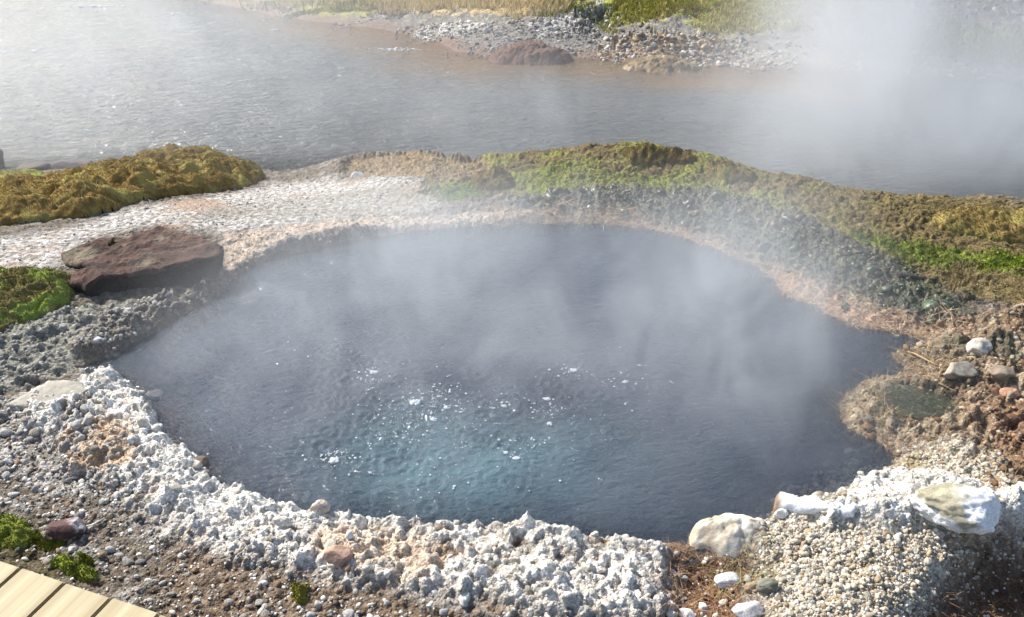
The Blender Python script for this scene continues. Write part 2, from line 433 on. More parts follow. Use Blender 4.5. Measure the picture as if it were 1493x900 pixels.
farm = (DFAR > -1.0) * (GY > 7.5)
paint('', lerp(lerp(c(.14, .125, .11), c(.26, .24, .21), ns3), c(.34, .31, .26), sstep(.55, .8, ns2)), 1, .05, farm.astype(float))
up = sstep(2.3, 3.4, DFAR + .6 * n1) * farm
paint('', lerp(c(.16, .12, .05), c(.34, .26, .11), ns2), .8, None, up)
paint('f_dark', lerp(c(.075, .065, .06), c(.15, .13, .12), ns3), .95)
paint('f_grass', lerp(c(.20, .17, .06), c(.42, .34, .16), ns2), .75)
paint('f_straw', lerp(c(.40, .29, .13), c(.62, .48, .25), ns3))
for bkey in ('f_mossa', 'f_mossb', 'f_mossc'):
    paint(bkey, lerp(c(.38, .29, .10), c(.34, .38, .06), sstep(.35, .65, ns2)), .85)
paint('f_whitea', lerp(c(.30, .28, .24), c(.62, .59, .53), ns3), .85)
paint('f_whiteb', lerp(c(.30, .29, .27), c(.60, .58, .55), ns3), .8)
paint('f_gully', lerp(c(.04, .045, .042), c(.11, .12, .10), ns3), .9, .3)
paint('f_tan', lerp(lerp(c(.24, .14, .07), c(.46, .36, .25), ns3), c(.07, .05, .025), sstep(.6, .7, ns2)), .9)
paint('f_pale', lerp(c(.22, .19, .16), c(.42, .38, .32), ns3), .8)
paint('f_green', lerp(c(.12, .10, .04), c(.2, .22, .05), ns2), .7)
# stain along the waterlines, pool bed
shl = sstep(.35, .05, np.abs(DFAR)) * farm
paint('', c(.16, .075, .035), .75, .5, shl)
bed = sstep(-.9, -.3, DFAR) * (DFAR < 0) * farm
paint('', c(.17, .09, .04), .9, None, bed)
wl = sstep(.05, .01, DP) * (DP > -.02) * (1 - M['crust'])
paint('', c(.13, .085, .05), .55, .7, wl)
pb = (DP < 0).astype(float)
paint('', lerp(c(.05, .055, .055), c(.22, .20, .17), ns3), 1, .2, pb)


def height(x, y):
    """the finished ground's height"""
    x = np.asarray(x, float); y = np.asarray(y, float)
    i = np.clip(np.searchsorted(gx, x) - 1, 0, len(gx) - 2); j = np.clip(np.searchsorted(gy, y) - 1, 0, len(gy) - 2)
    fx = np.clip((x - gx[i]) / (gx[i + 1] - gx[i]), 0, 1); fy = np.clip((y - gy[j]) / (gy[j + 1] - gy[j]), 0, 1)
    return (H[j, i] * (1 - fx) + H[j, i + 1] * fx) * (1 - fy) + (H[j + 1, i] * (1 - fx) + H[j + 1, i + 1] * fx) * fy


def ground_of(A, x, y):
    i = np.clip(np.searchsorted(gx, x), 0, len(gx) - 1); j = np.clip(np.searchsorted(gy, y), 0, len(gy) - 1)
    return A[j, i]


# ------------------------------------------------------------------ materials
def new_mat(name):
    m = bpy.data.materials.new(name); m.use_nodes = True
    nt = m.node_tree
    for n in list(nt.nodes):
        if n.type != 'OUTPUT_MATERIAL':
            nt.nodes.remove(n)
    return m, nt, nt.nodes['Material Output']


def N(nt, t, **kw):
    n = nt.nodes.new(t)
    for k, v in kw.items():
        if k in n.inputs.keys() if isinstance(k, str) else False:
            n.inputs[k].default_value = v
        else:
            setattr(n, k, v)
    return n


def noise_node(nt, scale, detail=4, rough=.6, dist=0., vec=None):
    n = nt.nodes.new('ShaderNodeTexNoise')
    n.inputs['Scale'].default_value = scale; n.inputs['Detail'].default_value = detail
    n.inputs['Roughness'].default_value = rough; n.inputs['Distortion'].default_value = dist
    if vec is not None:
        nt.links.new(vec, n.inputs['Vector'])
    return n


def math_node(nt, op, a, b=None, clamp=False):
    n = nt.nodes.new('ShaderNodeMath'); n.operation = op; n.use_clamp = clamp
    for k, v in enumerate((a, b)):
        if v is None:
            continue
        if isinstance(v, (int, float)):
            n.inputs[k].default_value = v
        else:
            nt.links.new(v, n.inputs[k])
    return n.outputs[0]


def map_range(nt, v, a, b, c_, d, smooth=False):
    n = nt.nodes.new('ShaderNodeMapRange'); n.clamp = True
    if smooth:
        n.interpolation_type = 'SMOOTHSTEP'
    nt.links.new(v, n.inputs[0])
    for k, x in zip((1, 2, 3, 4), (a, b, c_, d)):
        n.inputs[k].default_value = x
    return n.outputs[0]


def surface_mat(name, source='attr', base=(.5, .5, .5), var=(.7, 1.3), fine=120., bump=.35, bump_dist=.004, rough=.92, wet=False, object_coords=False, spec=.3, grains=()):
    """rough natural surface: colour from an attribute, the object's own colour or a constant, times fine grain; fine bump"""
    m, nt, out = new_mat(name)
    L = nt.links.new
    bs = nt.nodes.new('ShaderNodeBsdfPrincipled')
    if object_coords:
        vec = nt.nodes.new('ShaderNodeTexCoord').outputs['Object']
    else:
        vec = nt.nodes.new('ShaderNodeNewGeometry').outputs['Position']
    if source == 'attr':
        a = nt.nodes.new('ShaderNodeAttribute'); a.attribute_name = 'Col'; colr = a.outputs['Color']
    elif source == 'object':
        a = nt.nodes.new('ShaderNodeObjectInfo'); colr = a.outputs['Color']
    else:
        a = nt.nodes.new('ShaderNodeRGB'); a.outputs[0].default_value = (*base, 1); colr = a.outputs[0]
    g1 = noise_node(nt, fine, 5, .7, 0, vec)
    g2 = noise_node(nt, fine * .23, 4, .65, .4, vec)
    k1 = map_range(nt, g1.outputs['Fac'], .3, .7, var[0], var[1])
    k2 = map_range(nt, g2.outputs['Fac'], .3, .7, (1 + var[0]) / 2, (1 + var[1]) / 2)
    k = math_node(nt, 'MULTIPLY', k1, k2)
    gh = None
    for gs, glo, ghi, gamt in grains:
        vo = nt.nodes.new('ShaderNodeTexVoronoi'); vo.inputs['Scale'].default_value = gs
        dv = nt.nodes.new('ShaderNodeVectorMath'); dv.operation = 'MULTIPLY_ADD'
        L(g2.outputs['Color'], dv.inputs[0]); dv.inputs[1].default_value = (.6 / gs,) * 3; L(vec, dv.inputs[2])
        L(dv.outputs[0], vo.inputs['Vector'])
        sx = nt.nodes.new('ShaderNodeSeparateColor'); L(vo.outputs['Color'], sx.inputs[0])
        k = math_node(nt, 'MULTIPLY', k, map_range(nt, sx.outputs[0], 0, 1, glo, ghi))
        hgt = math_node(nt, 'MULTIPLY', math_node(nt, 'SUBTRACT', 1.0, vo.outputs['Distance']), gamt)
        gh = hgt if gh is None else math_node(nt, 'ADD', gh, hgt)
    vm = nt.nodes.new('ShaderNodeVectorMath'); vm.operation = 'SCALE'
    L(colr, vm.inputs[0]); L(k, vm.inputs['Scale'])
    L(vm.outputs[0], bs.inputs['Base Color'])
    bp = nt.nodes.new('ShaderNodeBump'); bp.inputs['Strength'].default_value = bump; bp.inputs['Distance'].default_value = bump_dist
    hh = math_node(nt, 'ADD', g1.outputs['Fac'], math_node(nt, 'MULTIPLY', g2.outputs['Fac'], 2.0))
    if gh is not None:
        hh = math_node(nt, 'ADD', hh, gh)
    L(hh, bp.inputs['Height']); L(bp.outputs[0], bs.inputs['Normal'])
    bs.inputs['Specular IOR Level'].default_value = spec
    if wet:
        w = nt.nodes.new('ShaderNodeAttribute'); w.attribute_name = 'Wet'
        L(map_range(nt, w.outputs['Fac'], 0, 1, rough, .22), bs.inputs['Roughness'])
        L(map_range(nt, w.outputs['Fac'], 0, 1, .2, .36), bs.inputs['Specular IOR Level'])
    else:
        bs.inputs['Roughness'].default_value = rough
    L(bs.outputs[0], out.inputs['Surface'])
    return m


MAT_GROUND = surface_mat('ground', var=(.6, 1.35), fine=190, bump=.75, bump_dist=.004, wet=True, grains=((120, .72, 1.28, 1.6), (47, .78, 1.22, 2.2)))
MAT_STUFF = surface_mat('stones', var=(.68, 1.25), fine=200, bump=.65, bump_dist=.003)
MAT_STONE = surface_mat('stone', 'object', var=(.7, 1.25), fine=60, bump=.5, bump_dist=.01, object_coords=True)
MAT_MOSS = surface_mat('moss', var=(.7, 1.3), fine=160, bump=.7, bump_dist=.006, spec=.1)
MAT_BLADE = surface_mat('blades', var=(.85, 1.15), fine=60, bump=.0, spec=.2, rough=.7)


# ------------------------------------------------------------------ mesh helpers
def mesh_from(name, verts, faces, mat, cols=None, wet=None, smooth=True):
    """faces: an (n,3) or (n,4) array"""
    verts = np.asarray(verts, np.float32); faces = np.asarray(faces, np.int32)
    me = bpy.data.meshes.new(name)
    nf, k = faces.shape
    me.vertices.add(len(verts)); me.vertices.foreach_set('co', verts.ravel())
    me.loops.add(nf * k); me.loops.foreach_set('vertex_index', faces.ravel())
    me.polygons.add(nf); me.polygons.foreach_set('loop_start', np.arange(0, nf * k, k, dtype=np.int32))
    me.polygons.foreach_set('use_smooth', np.full(nf, smooth))
    if cols is not None:
        at_ = me.attributes.new('Col', 'FLOAT_COLOR', 'POINT')
        cc = np.ones((len(verts), 4), np.float32); cc[:, :3] = np.clip(cols, 0, 1)
        at_.data.foreach_set('color', cc.ravel())
    if wet is not None:
        at_ = me.attributes.new('Wet', 'FLOAT', 'POINT'); at_.data.foreach_set('value', np.asarray(wet, np.float32).ravel())
    me.update(calc_edges=True)
    if mat:
        me.materials.append(mat)
    return me


def link(name, me, parent=None, label=None, cat=None, group=None, kind=None):
    o = bpy.data.objects.new(name, me); COL.objects.link(o)
    if parent is not None:
        o.parent = parent
    for k, v in (('label', label), ('category', cat), ('group', group), ('kind', kind)):
        if v:
            o[k] = v
    return o


def empty(name, loc, label, cat, group=None):
    o = link(name, None, None, label, cat, group); o.location = loc; o.empty_display_size = .1
    return o


def grid_faces(nx, ny):
    i = np.arange(nx * ny).reshape(ny, nx)
    return np.stack([i[:-1, :-1].ravel(), i[:-1, 1:].ravel(), i[1:, 1:].ravel(), i[1:, :-1].ravel()], 1)


me = mesh_from('ground', np.stack([GX.ravel(), GY.ravel(), H.ravel()], 1), grid_faces(len(gx), len(gy)), MAT_GROUND, K.reshape(-1, 3), WET)
link('ground', me, kind='structure')

# ------------------------------------------------------------------ stones
def ico(sub):
    bm = bmesh.new(); bmesh.ops.create_icosphere(bm, subdivisions=sub, radius=1)
    v = np.array([x.co[:] for x in bm.verts]); f = np.array([[w.index for w in x.verts] for x in bm.faces]); bm.free()
    return v, f


ICO = {s: ico(s) for s in (1, 2, 3, 4, 5)}


def rock(sub, seed, facets=7, amp=.25, crusty=0.0, fine=.05):
    r = R(seed); v, f = ICO[sub]
    v = v.copy()
    off = r.rand(3) * 50
    v *= (1 + amp * fbm3(v * 1.2 + off, seed, 3))[:, None]
    for _ in range(facets):
        n = r.normal(size=3); n /= np.linalg.norm(n)
        d = r.uniform(.5, .88)
        e = v @ n - d
        v -= np.clip(e, 0, None)[:, None] * n * .95
    if crusty:
        b = 1 - np.abs(fbm3(v * 3.2 + off, seed + 9, 3)) * 2
        b2 = 1 - np.abs(fbm3(v * 7.5 + off, seed + 29, 2)) * 2
        v *= (1 + crusty * b + crusty * .55 * b2 + crusty * .5 * fbm3(v * 15 + off, seed + 5, 2))[:, None]
    if fine and sub > 1:
        v *= (1 + fine * fbm3(v * 4.5 + off, seed + 15, 3) + fine * .5 * fbm3(v * 14 + off, seed + 16, 2))[:, None]
    v *= np.array([1, r.uniform(.7, .95), r.uniform(.5, .8)])
    return v, f


LIB2 = [rock(2, 100 + k, 9, .35, 0, .12) for k in range(18)]
LIB1 = [rock(1, 200 + k, 4) for k in range(10)]
LIBC = [(v * np.array([1, 1, .8]), f) for v, f in [rock(4, 300 + k, 1, .5, .15, .07) for k in range(14)]]
LIBC2 = [rock(2, 340 + k, 2, .45, .2) for k in range(16)]
LIB3 = [rock(3, 400 + k, 8, .3, .03) for k in range(12)]


def rotz_tilt(r, n, tilt=.35):
    a = r.rand(n) * 2 * np.pi; tx = r.normal(0, tilt, n); ty = r.normal(0, tilt, n)
    ca, sa = np.cos(a), np.sin(a); cx, sx = np.cos(tx), np.sin(tx); cy, sy = np.cos(ty), np.sin(ty)
    Rz = np.zeros((n, 3, 3)); Rz[:, 0, 0] = ca; Rz[:, 0, 1] = -sa; Rz[:, 1, 0] = sa; Rz[:, 1, 1] = ca; Rz[:, 2, 2] = 1
    Rx = np.zeros((n, 3, 3)); Rx[:, 0, 0] = 1; Rx[:, 1, 1] = cx; Rx[:, 1, 2] = -sx; Rx[:, 2, 1] = sx; Rx[:, 2, 2] = cx
    Ry = np.zeros((n, 3, 3)); Ry[:, 1, 1] = 1; Ry[:, 0, 0] = cy; Ry[:, 0, 2] = sy; Ry[:, 2, 0] = -sy; Ry[:, 2, 2] = cy
    return Rz @ Rx @ Ry


def merge_stones(pos, size, cols, lib, seed):
    r = R(seed); n = len(pos)
    which = r.randint(0, len(lib), n); Rm = rotz_tilt(r, n)
    V, F, C = [], [], []; base = 0
    for k in range(len(lib)):
        idx = np.where(which == k)[0]
        if not len(idx):
            continue
        v, f = lib[k]
        vv = np.einsum('nij,vj->nvi', Rm[idx], v) * size[idx][:, None, None] + pos[idx][:, None, :]
        V.append(vv.reshape(-1, 3))
        F.append((f[None] + (np.arange(len(idx)) * len(v))[:, None, None] + base).reshape(-1, 3))
        C.append(np.repeat(cols[idx], len(v), 0)); base += len(idx) * len(v)
    return np.vstack(V), np.vstack(F), np.vstack(C)


def scatter(poly, n, r, inside=0.0, avoid_pool=True, feather=.06):
    poly = np.asarray(poly); lo, hi = poly.min(0) - feather, poly.max(0) + feather
    p = r.rand(n * 4, 2) * (hi - lo) + lo
    d = sd_poly(p[:, 0], p[:, 1], poly, 1.0) + .05 * vnoise(p[:, 0] * 7, p[:, 1] * 7, 3) + .02 * vnoise(p[:, 0] * 25, p[:, 1] * 25, 4)
    if poly[:, 1].mean() > 8:
        d = d + .38 * vnoise(p[:, 0] * 1.3, p[:, 1] * 2.2, 14) + .2 * vnoise(p[:, 0] * 4, p[:, 1] * 5, 15)
    clump = .75 + .5 * vnoise(p[:, 0] * 3.1, p[:, 1] * 3.1, 8) + .45 * vnoise(p[:, 0] * 11, p[:, 1] * 11, 9)
    p = p[r.rand(len(p)) < sstep(-feather, feather, d - inside) * np.clip(clump, .12, 1)]
    if avoid_pool:
        p = p[-ground_of(DP, p[:, 0], p[:, 1]) < .004]
    return p[:n]


def sizes(r, n, a, b, pw=2.6):
    u = r.rand(n)
    return (a ** (1 - pw) + u * (b ** (1 - pw) - a ** (1 - pw))) ** (1 / (1 - pw))


def palette(r, n, cols, jit=.12):
    cols = np.array(cols); k = r.randint(0, len(cols), n)
    return np.clip(cols[k] * (1 + r.normal(0, jit, (n, 1))), .01, .9)


def pxpoly(pts):
    return hit(np.array(pts, float))


WHITE = [(.70, .66, .58), (.78, .745, .68), (.58, .53, .45), (.64, .585, .49)]
GREY = [(.30, .29, .27), (.40, .39, .36), (.22, .21, .20), (.48, .46, .43), (.34, .30, .25)]
BROWN = [(.20, .13, .08), (.28, .2, .13), (.14, .10, .075), (.34, .30, .25)]
MIXED = GREY + BROWN + [(.62, .60, .56), (.55, .52, .48)]
FANC = [(.52, .47, .38), (.60, .55, .45), (.44, .38, .28), (.50, .44, .35), (.40, .30, .19), (.66, .62, .55), (.34, .28, .2)]
RUST = [(.27, .17, .10), (.20, .115, .065), (.40, .31, .21), (.16, .12, .08), (.36, .22, .14), (.28, .26, .20), (.44, .39, .31)]
DARKW = [(.035, .04, .034), (.06, .065, .055), (.09, .07, .055), (.045, .06, .045)]
FARC = [(.24, .22, .20), (.32, .30, .27), (.16, .15, .14), (.42, .40, .36), (.2, .17, .14)]

AREAS = [
    # polygon, count, size min, max, palette, individuals, group, label, palette of the individuals
    (pxpoly([(0, 600), (60, 640), (150, 700), (210, 745), (280, 795), (380, 810), (470, 850), (640, 885), (860, 925), (500, 960), (150, 900), (0, 780), (-40, 700)]), 4200, .004, .021, MIXED + BROWN + WHITE[:2], 60,
     'loose pebbles on the brown soil by the boardwalk', 'loose grey pebble lying on the brown soil between boardwalk and white crust', GREY),
    (pxpoly([(0, 590), (60, 600), (150, 640), (210, 720), (150, 720), (0, 700), (-40, 640)]), 420, .006, .036, GREY + [(.5, .48, .44), (.58, .55, .5)], 28,
     'grey cobbles left of the tan crust patch', 'rounded grey cobble on the stony ground beside the tan crust patch', GREY),
    (Z['crust'], 700, .005, .028, WHITE, 44, 'white pebbles lying on the crust', 'white crusted pebble lying on the lumpy pale rim of the pool', WHITE),
    (Z['fan'], 5200, .004, .0125, FANC, 46, 'cream pebbles of the pale gravel fan', 'small cream pebble on the pale gravel fan at the pool edge', FANC),
    (pxpoly([(1110, 800), (1290, 770), (1420, 790), (1380, 860), (1300, 910), (1110, 920)]), 1300, .005, .018, FANC, 20, 'cream pebbles of the pale gravel fan', 'small cream pebble on the pale gravel fan at the pool edge', FANC),
    (Z['path'], 1500, .003, .015, GREY + [(.40, .36, .30), (.48, .45, .40), (.30, .25, .2)], 36, 'grey and white pebbles below the moss mound', 'pale pebble on the gravel strip between moss mound and red slab boulder', [(.5, .48, .44), (.58, .56, .52)]),
    (Z['left_rocky'], 420, .005, .026, GREY + [(.5, .5, .44), (.3, .31, .26)], 18, 'lichen grey stones under the slab boulder', 'lichen grey stone on the bank in front of the red slab boulder', GREY),
    (Z['rust'], 1500, .005, .028, RUST, 22, 'rust brown stones on the orange bank', 'rust brown stone on the wet orange bank beside the pool', RUST[:2]),
    (Z['algae'], 450, .004, .012, DARKW, 0, '', '', None),
    (Z['dark_rim'], 500, .006, .026, DARKW + BROWN + GREY, 0, '', '', None),
    (Z['channel'], 150, .005, .028, BROWN + WHITE, 6, 'stones in the brown gully', 'pale stone lying in the wet brown gully between white crusts', WHITE),
    (Z['dark_corner'], 260, .004, .012, BROWN + WHITE, 0, '', '', None),
    (Z['tan_bank'], 800, .004, .016, [(.4, .31, .23), (.5, .42, .33), (.28, .22, .17)], 0, '', '', None),
    (pxpoly([(420, 25), (560, 28), (760, 35), (900, 30), (1080, 60), (1080, 96), (900, 88), (780, 84), (665, 75), (640, 60), (560, 42), (470, 32)]), 3800, .010, .05, FARC, 20,
     'grey stones on the far bank', 'grey stone on the gravelly far bank across the river', GREY),
    (pxpoly([(270, 0), (420, 12), (600, 20), (560, 40), (400, 20)]), 900, .01, .05, FARC, 0, '', '', None),
    (Z['f_whitea'], 300, .012, .05, WHITE, 0, '', '', None),
    (Z['f_whiteb'], 420, .012, .05, WHITE + GREY, 0, '', '', None),
    (Z['f_pale'], 1300, .010, .045, FANC + FARC, 0, '', '', None),
    (Z['f_tan'], 700, .012, .05, [(.4, .26, .14), (.5, .4, .28), (.2, .13, .07), (.56, .52, .45)], 0, '', '', None),
    (Z['f_dark'], 1500, .012, .06, [(.13, .12, .115), (.2, .19, .18), (.3, .28, .27)], 0, '', '', None),
    (np.array([[1.5, 10.2], [9, 9.0], [10, 12.5], [2, 12.5]]), 2200, .010, .05, FARC + BROWN, 0, '', '', None),
]
SHALLOW = pxpoly([(1050, 745), (1130, 700), (1240, 640), (1300, 660), (1290, 700), (1200, 730), (1120, 760), (1040, 785)])

PROTO = [mesh_from('pebble', v, f, MAT_STONE) for v, f in [rock(3, 150 + k, 9, .35, .0, .10) for k in range(20)]]
BV, BF, BC = [], [], []; nb = 0


def add_stuff(pos, size, cols, lib, seed):
    global nb
    if not len(pos):
        return
    v, f, cc = merge_stones(pos, size, cols, lib, seed)
    BV.append(v); BF.append(f + nb); BC.append(cc); nb += len(v)


CAMP = np.array([0, 0, CAM_H])
for q, (poly, n, a, b, pal, k_ind, grp, lab, pal2) in enumerate(AREAS):
    r = R(1000 + q)
    p = scatter(poly, n, r)
    p = p[r.rand(len(p)) > .88 * ground_of(M['fan_white'], p[:, 0], p[:, 1])]; n = len(p)
    s = sizes(r, n, a, b, 2.9); cols = palette(r, n, pal)
    z = height(p[:, 0], p[:, 1]) + s * r.uniform(-.25, .30, n)
    pos = np.column_stack([p, z])
    pos[:, 2] += 0
    show = s / np.linalg.norm(pos - CAMP, axis=1)
    uv_in = (np.abs(pos[:, 0]) < .58 * (pos[:, 1] * cP + (CAM_H - pos[:, 2]) * sP))
    order = np.argsort(-(show * uv_in))
    ind, rest = order[:k_ind], order[k_ind:]
    Rm = rotz_tilt(r, n)
    if k_ind:
        cols[ind] = palette(r, len(ind), pal2)
    for i in ind:
        o = link('pebble', PROTO[r.randint(len(PROTO))], None, lab, 'pebble', grp)
        o.matrix_world = Matrix.LocRotScale(Vector(pos[i]), Matrix(Rm[i].tolist()).to_quaternion(), Vector((s[i],) * 3))
        o.color = (*cols[i], 1)
    big = rest[show[rest] > .0028]; small = rest[show[rest] <= .0028]
    add_stuff(pos[big], s[big], cols[big], LIB2, 2000 + q)
    add_stuff(pos[small], s[small], cols[small], LIB1, 3000 + q)
r = R(77)
p = scatter(SHALLOW, 420, r, avoid_pool=False); s = sizes(r, len(p), .008, .03)
add_stuff(np.column_stack([p, height(p[:, 0], p[:, 1]) + .2 * s]), s, palette(r, len(p), [(.4, .38, .33), (.28, .25, .2), (.5, .48, .42)]), LIB2, 78)
link('pebbles', mesh_from('pebbles', np.vstack(BV), np.vstack(BF), MAT_STUFF, np.vstack(BC)), kind='stuff')

# dark wet stones and algae crusts of the seeping slope
MAT_WET = surface_mat('wet_stones', var=(.6, 1.4), fine=130, bump=.55, bump_dist=.004, rough=.2, spec=.42)
BV, BF, BC = [], [], []; nb = 0
for q, (cnt, a, b) in enumerate(((260, .014, .042), (2300, .004, .018))):
    r = R(880 + q)
    p = scatter(Z['algae'], cnt, r, .02); s = sizes(r, len(p), a, b, 2.4)
    cc = palette(r, len(p), [(.018, .024, .016), (.035, .05, .028), (.05, .07, .035), (.022, .02, .018), (.09, .06, .045), (.07, .085, .05)], .2)
    add_stuff(np.column_stack([p, height(p[:, 0], p[:, 1]) - r.uniform(.1, .6, len(p)) * s]), s, cc, LIBC2 if q else LIBC2, 890 + q)
link('wet_stones', mesh_from('wet_stones', np.vstack(BV), np.vstack(BF), MAT_WET, np.vstack(BC)), kind='stuff')

# lumpy white sinter knobs grown over the near rim
BV, BF, BC = [], [], []; nb = 0
rim = pxpoly([(165, 548), (205, 548), (255, 625), (300, 685), (420, 735), (600, 772), (780, 774), (900, 788), (972, 792), (985, 905), (860, 900), (700, 880), (560, 850), (440, 810), (330, 770), (230, 700), (150, 610)])
for q, (cnt, a, b, lib) in enumerate(((110, .016, .046, LIBC), (620, .004, .018, LIBC2))):
    r = R(500 + q)
    p = scatter(rim, cnt, r); s = sizes(r, len(p), a, b, 2.2)
    t = ground_of(M['tan_b'], p[:, 0], p[:, 1])
    cc = palette(r, len(p), WHITE + [(.80, .77, .71)] * 2, .06)
    cc = lerp(cc, palette(r, len(p), [(.56, .42, .30), (.62, .52, .40)]), t * (r.rand(len(p)) < .7))
    cc = lerp(cc, np.stack([ground_of(K[..., k], p[:, 0], p[:, 1]) for k in range(3)], 1), .55)
    keep = r.rand(len(p)) < np.clip(1.2 - 1.4 * ground_of(soilm, p[:, 0], p[:, 1]) - .5 * ground_of(sheet, p[:, 0], p[:, 1]), 0, 1)
    p, s, cc = p[keep], s[keep], cc[keep]
    add_stuff(np.column_stack([p, height(p[:, 0], p[:, 1]) - r.uniform(.35, .8, len(p)) * s]), s, cc, lib, 520 + q)
link('sinter_crust', mesh_from('sinter_crust', np.vstack(BV), np.vstack(BF), MAT_STUFF, np.vstack(BC)), kind='stuff')


# ------------------------------------------------------------------ named rocks
def ground_at(u, v):
    p = hit(np.array([(u, v)], float))[0]
    return np.array([p[0], p[1], float(height(p[0], p[1]))])


def prism_rock(outline, z0, z1, seed, under=.8, tilt=(0, 0), noise=.03, top_noise=.012, cuts=40, cols=None, edge=.25):
    """flat slab: outline (n,2) in world, between z0 and z1, the underside drawn in; returns local verts about the centre"""
    outline = np.asarray(outline); ctr = outline.mean(0)
    q = outline - ctr
    ang = np.arctan2(q[:, 1], q[:, 0])
    bm = bmesh.new(); bmesh.ops.create_cube(bm, size=2)
    bmesh.ops.subdivide_edges(bm, edges=bm.edges[:], cuts=cuts, use_grid_fill=True)
    v = np.array([x.co[:] for x in bm.verts]); f = np.array([[w.index for w in x.verts] for x in bm.faces]); bm.free()
    mx = np.maximum(np.abs(v[:, 0]), np.abs(v[:, 1])); th = np.arctan2(v[:, 1], v[:, 0])
    # radius of the outline along th
    ca, sa = np.cos(th), np.sin(th)
    Rr = np.zeros(len(v))
    n = len(q)
    for i in range(n):
        a, b = q[i], q[(i + 1) % n]; e = b - a
        den = ca * e[1] - sa * e[0]
        den = np.where(np.abs(den) < 1e-9, 1e-9, den)
        t = (a[0] * e[1] - a[1] * e[0]) / den
        s_ = (a[0] * sa - a[1] * ca) / den
        ok = (t > 0) & (s_ >= -1e-6) & (s_ <= 1 + 1e-6)
        Rr = np.where(ok, np.maximum(Rr, t), Rr)
    zc = v[:, 2]
    shrink = np.where(zc < 1, under + (1 - under) * np.clip((zc + 1) / 2, 0, 1) ** .6, 1)
    rr = mx * Rr * shrink
    P = np.column_stack([rr * ca, rr * sa, np.zeros(len(v))])
    top = z1 + tilt[0] * P[:, 0] + tilt[1] * P[:, 1]
    rnd = np.clip((mx - (1 - edge)) / edge, 0, 1) ** 2
    P[:, 2] = np.where(zc > 0, 0, 0) + lerp(z0, top - .07 * rnd * (z1 - z0) * (zc > .2), (zc + 1) / 2)
    W = P + np.array([ctr[0], ctr[1], 0])
    nd = np.column_stack([fbm3(W * 9 + 3, seed, 4), fbm3(W * 9 + 40, seed + 1, 4), fbm3(W * 9 + 90, seed + 2, 4)])
    P[:, :2] += nd[:, :2] * noise
    P[:, 2] += nd[:, 2] * np.where(zc > .9, top_noise * 1.6, noise * .5) + .5 * top_noise * fbm3(W * 40, seed + 4, 3) + .22 * top_noise * fbm3(W * 110, seed + 6, 2)
    return P, f, ctr, mx, zc


SLAB_TOP = [(88, 374, .09), (125, 358, .11), (160, 346, .13), (235, 327, .155), (262, 334, .16), (292, 346, .16), (326, 361, .16), (320, 378, .155), (270, 386, .15), (200, 398, .135),
            (148, 408, .12), (126, 424, .10), (101, 421, .08), (106, 405, .09), (128, 394, .1), (92, 386, .09)]
st = np.array(SLAB_TOP)
sl3 = at(st[:, 0], st[:, 1], st[:, 2])
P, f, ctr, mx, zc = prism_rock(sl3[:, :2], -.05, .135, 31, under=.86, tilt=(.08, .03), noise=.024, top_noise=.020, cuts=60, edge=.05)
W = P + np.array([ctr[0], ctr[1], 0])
nn = fbm3(W * 7, 61, 4); nm = fbm3(W * 22, 66, 3)
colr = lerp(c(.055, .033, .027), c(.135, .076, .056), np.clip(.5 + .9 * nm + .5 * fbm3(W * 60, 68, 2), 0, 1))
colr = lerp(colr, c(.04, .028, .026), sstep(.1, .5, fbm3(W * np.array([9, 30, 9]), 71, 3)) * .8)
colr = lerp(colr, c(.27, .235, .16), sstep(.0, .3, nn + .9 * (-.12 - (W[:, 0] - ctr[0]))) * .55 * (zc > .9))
colr = lerp(colr, c(.022, .021, .02), sstep(.99, .88, zc + .10 * nm) * .92)  # sides and underside near-black: wet dark rock plus shade painted into the colour
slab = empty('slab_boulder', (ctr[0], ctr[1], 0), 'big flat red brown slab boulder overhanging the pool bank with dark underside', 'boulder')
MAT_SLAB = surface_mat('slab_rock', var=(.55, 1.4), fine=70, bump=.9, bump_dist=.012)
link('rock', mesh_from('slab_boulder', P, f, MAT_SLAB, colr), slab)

MB_V, MB_F = [], []


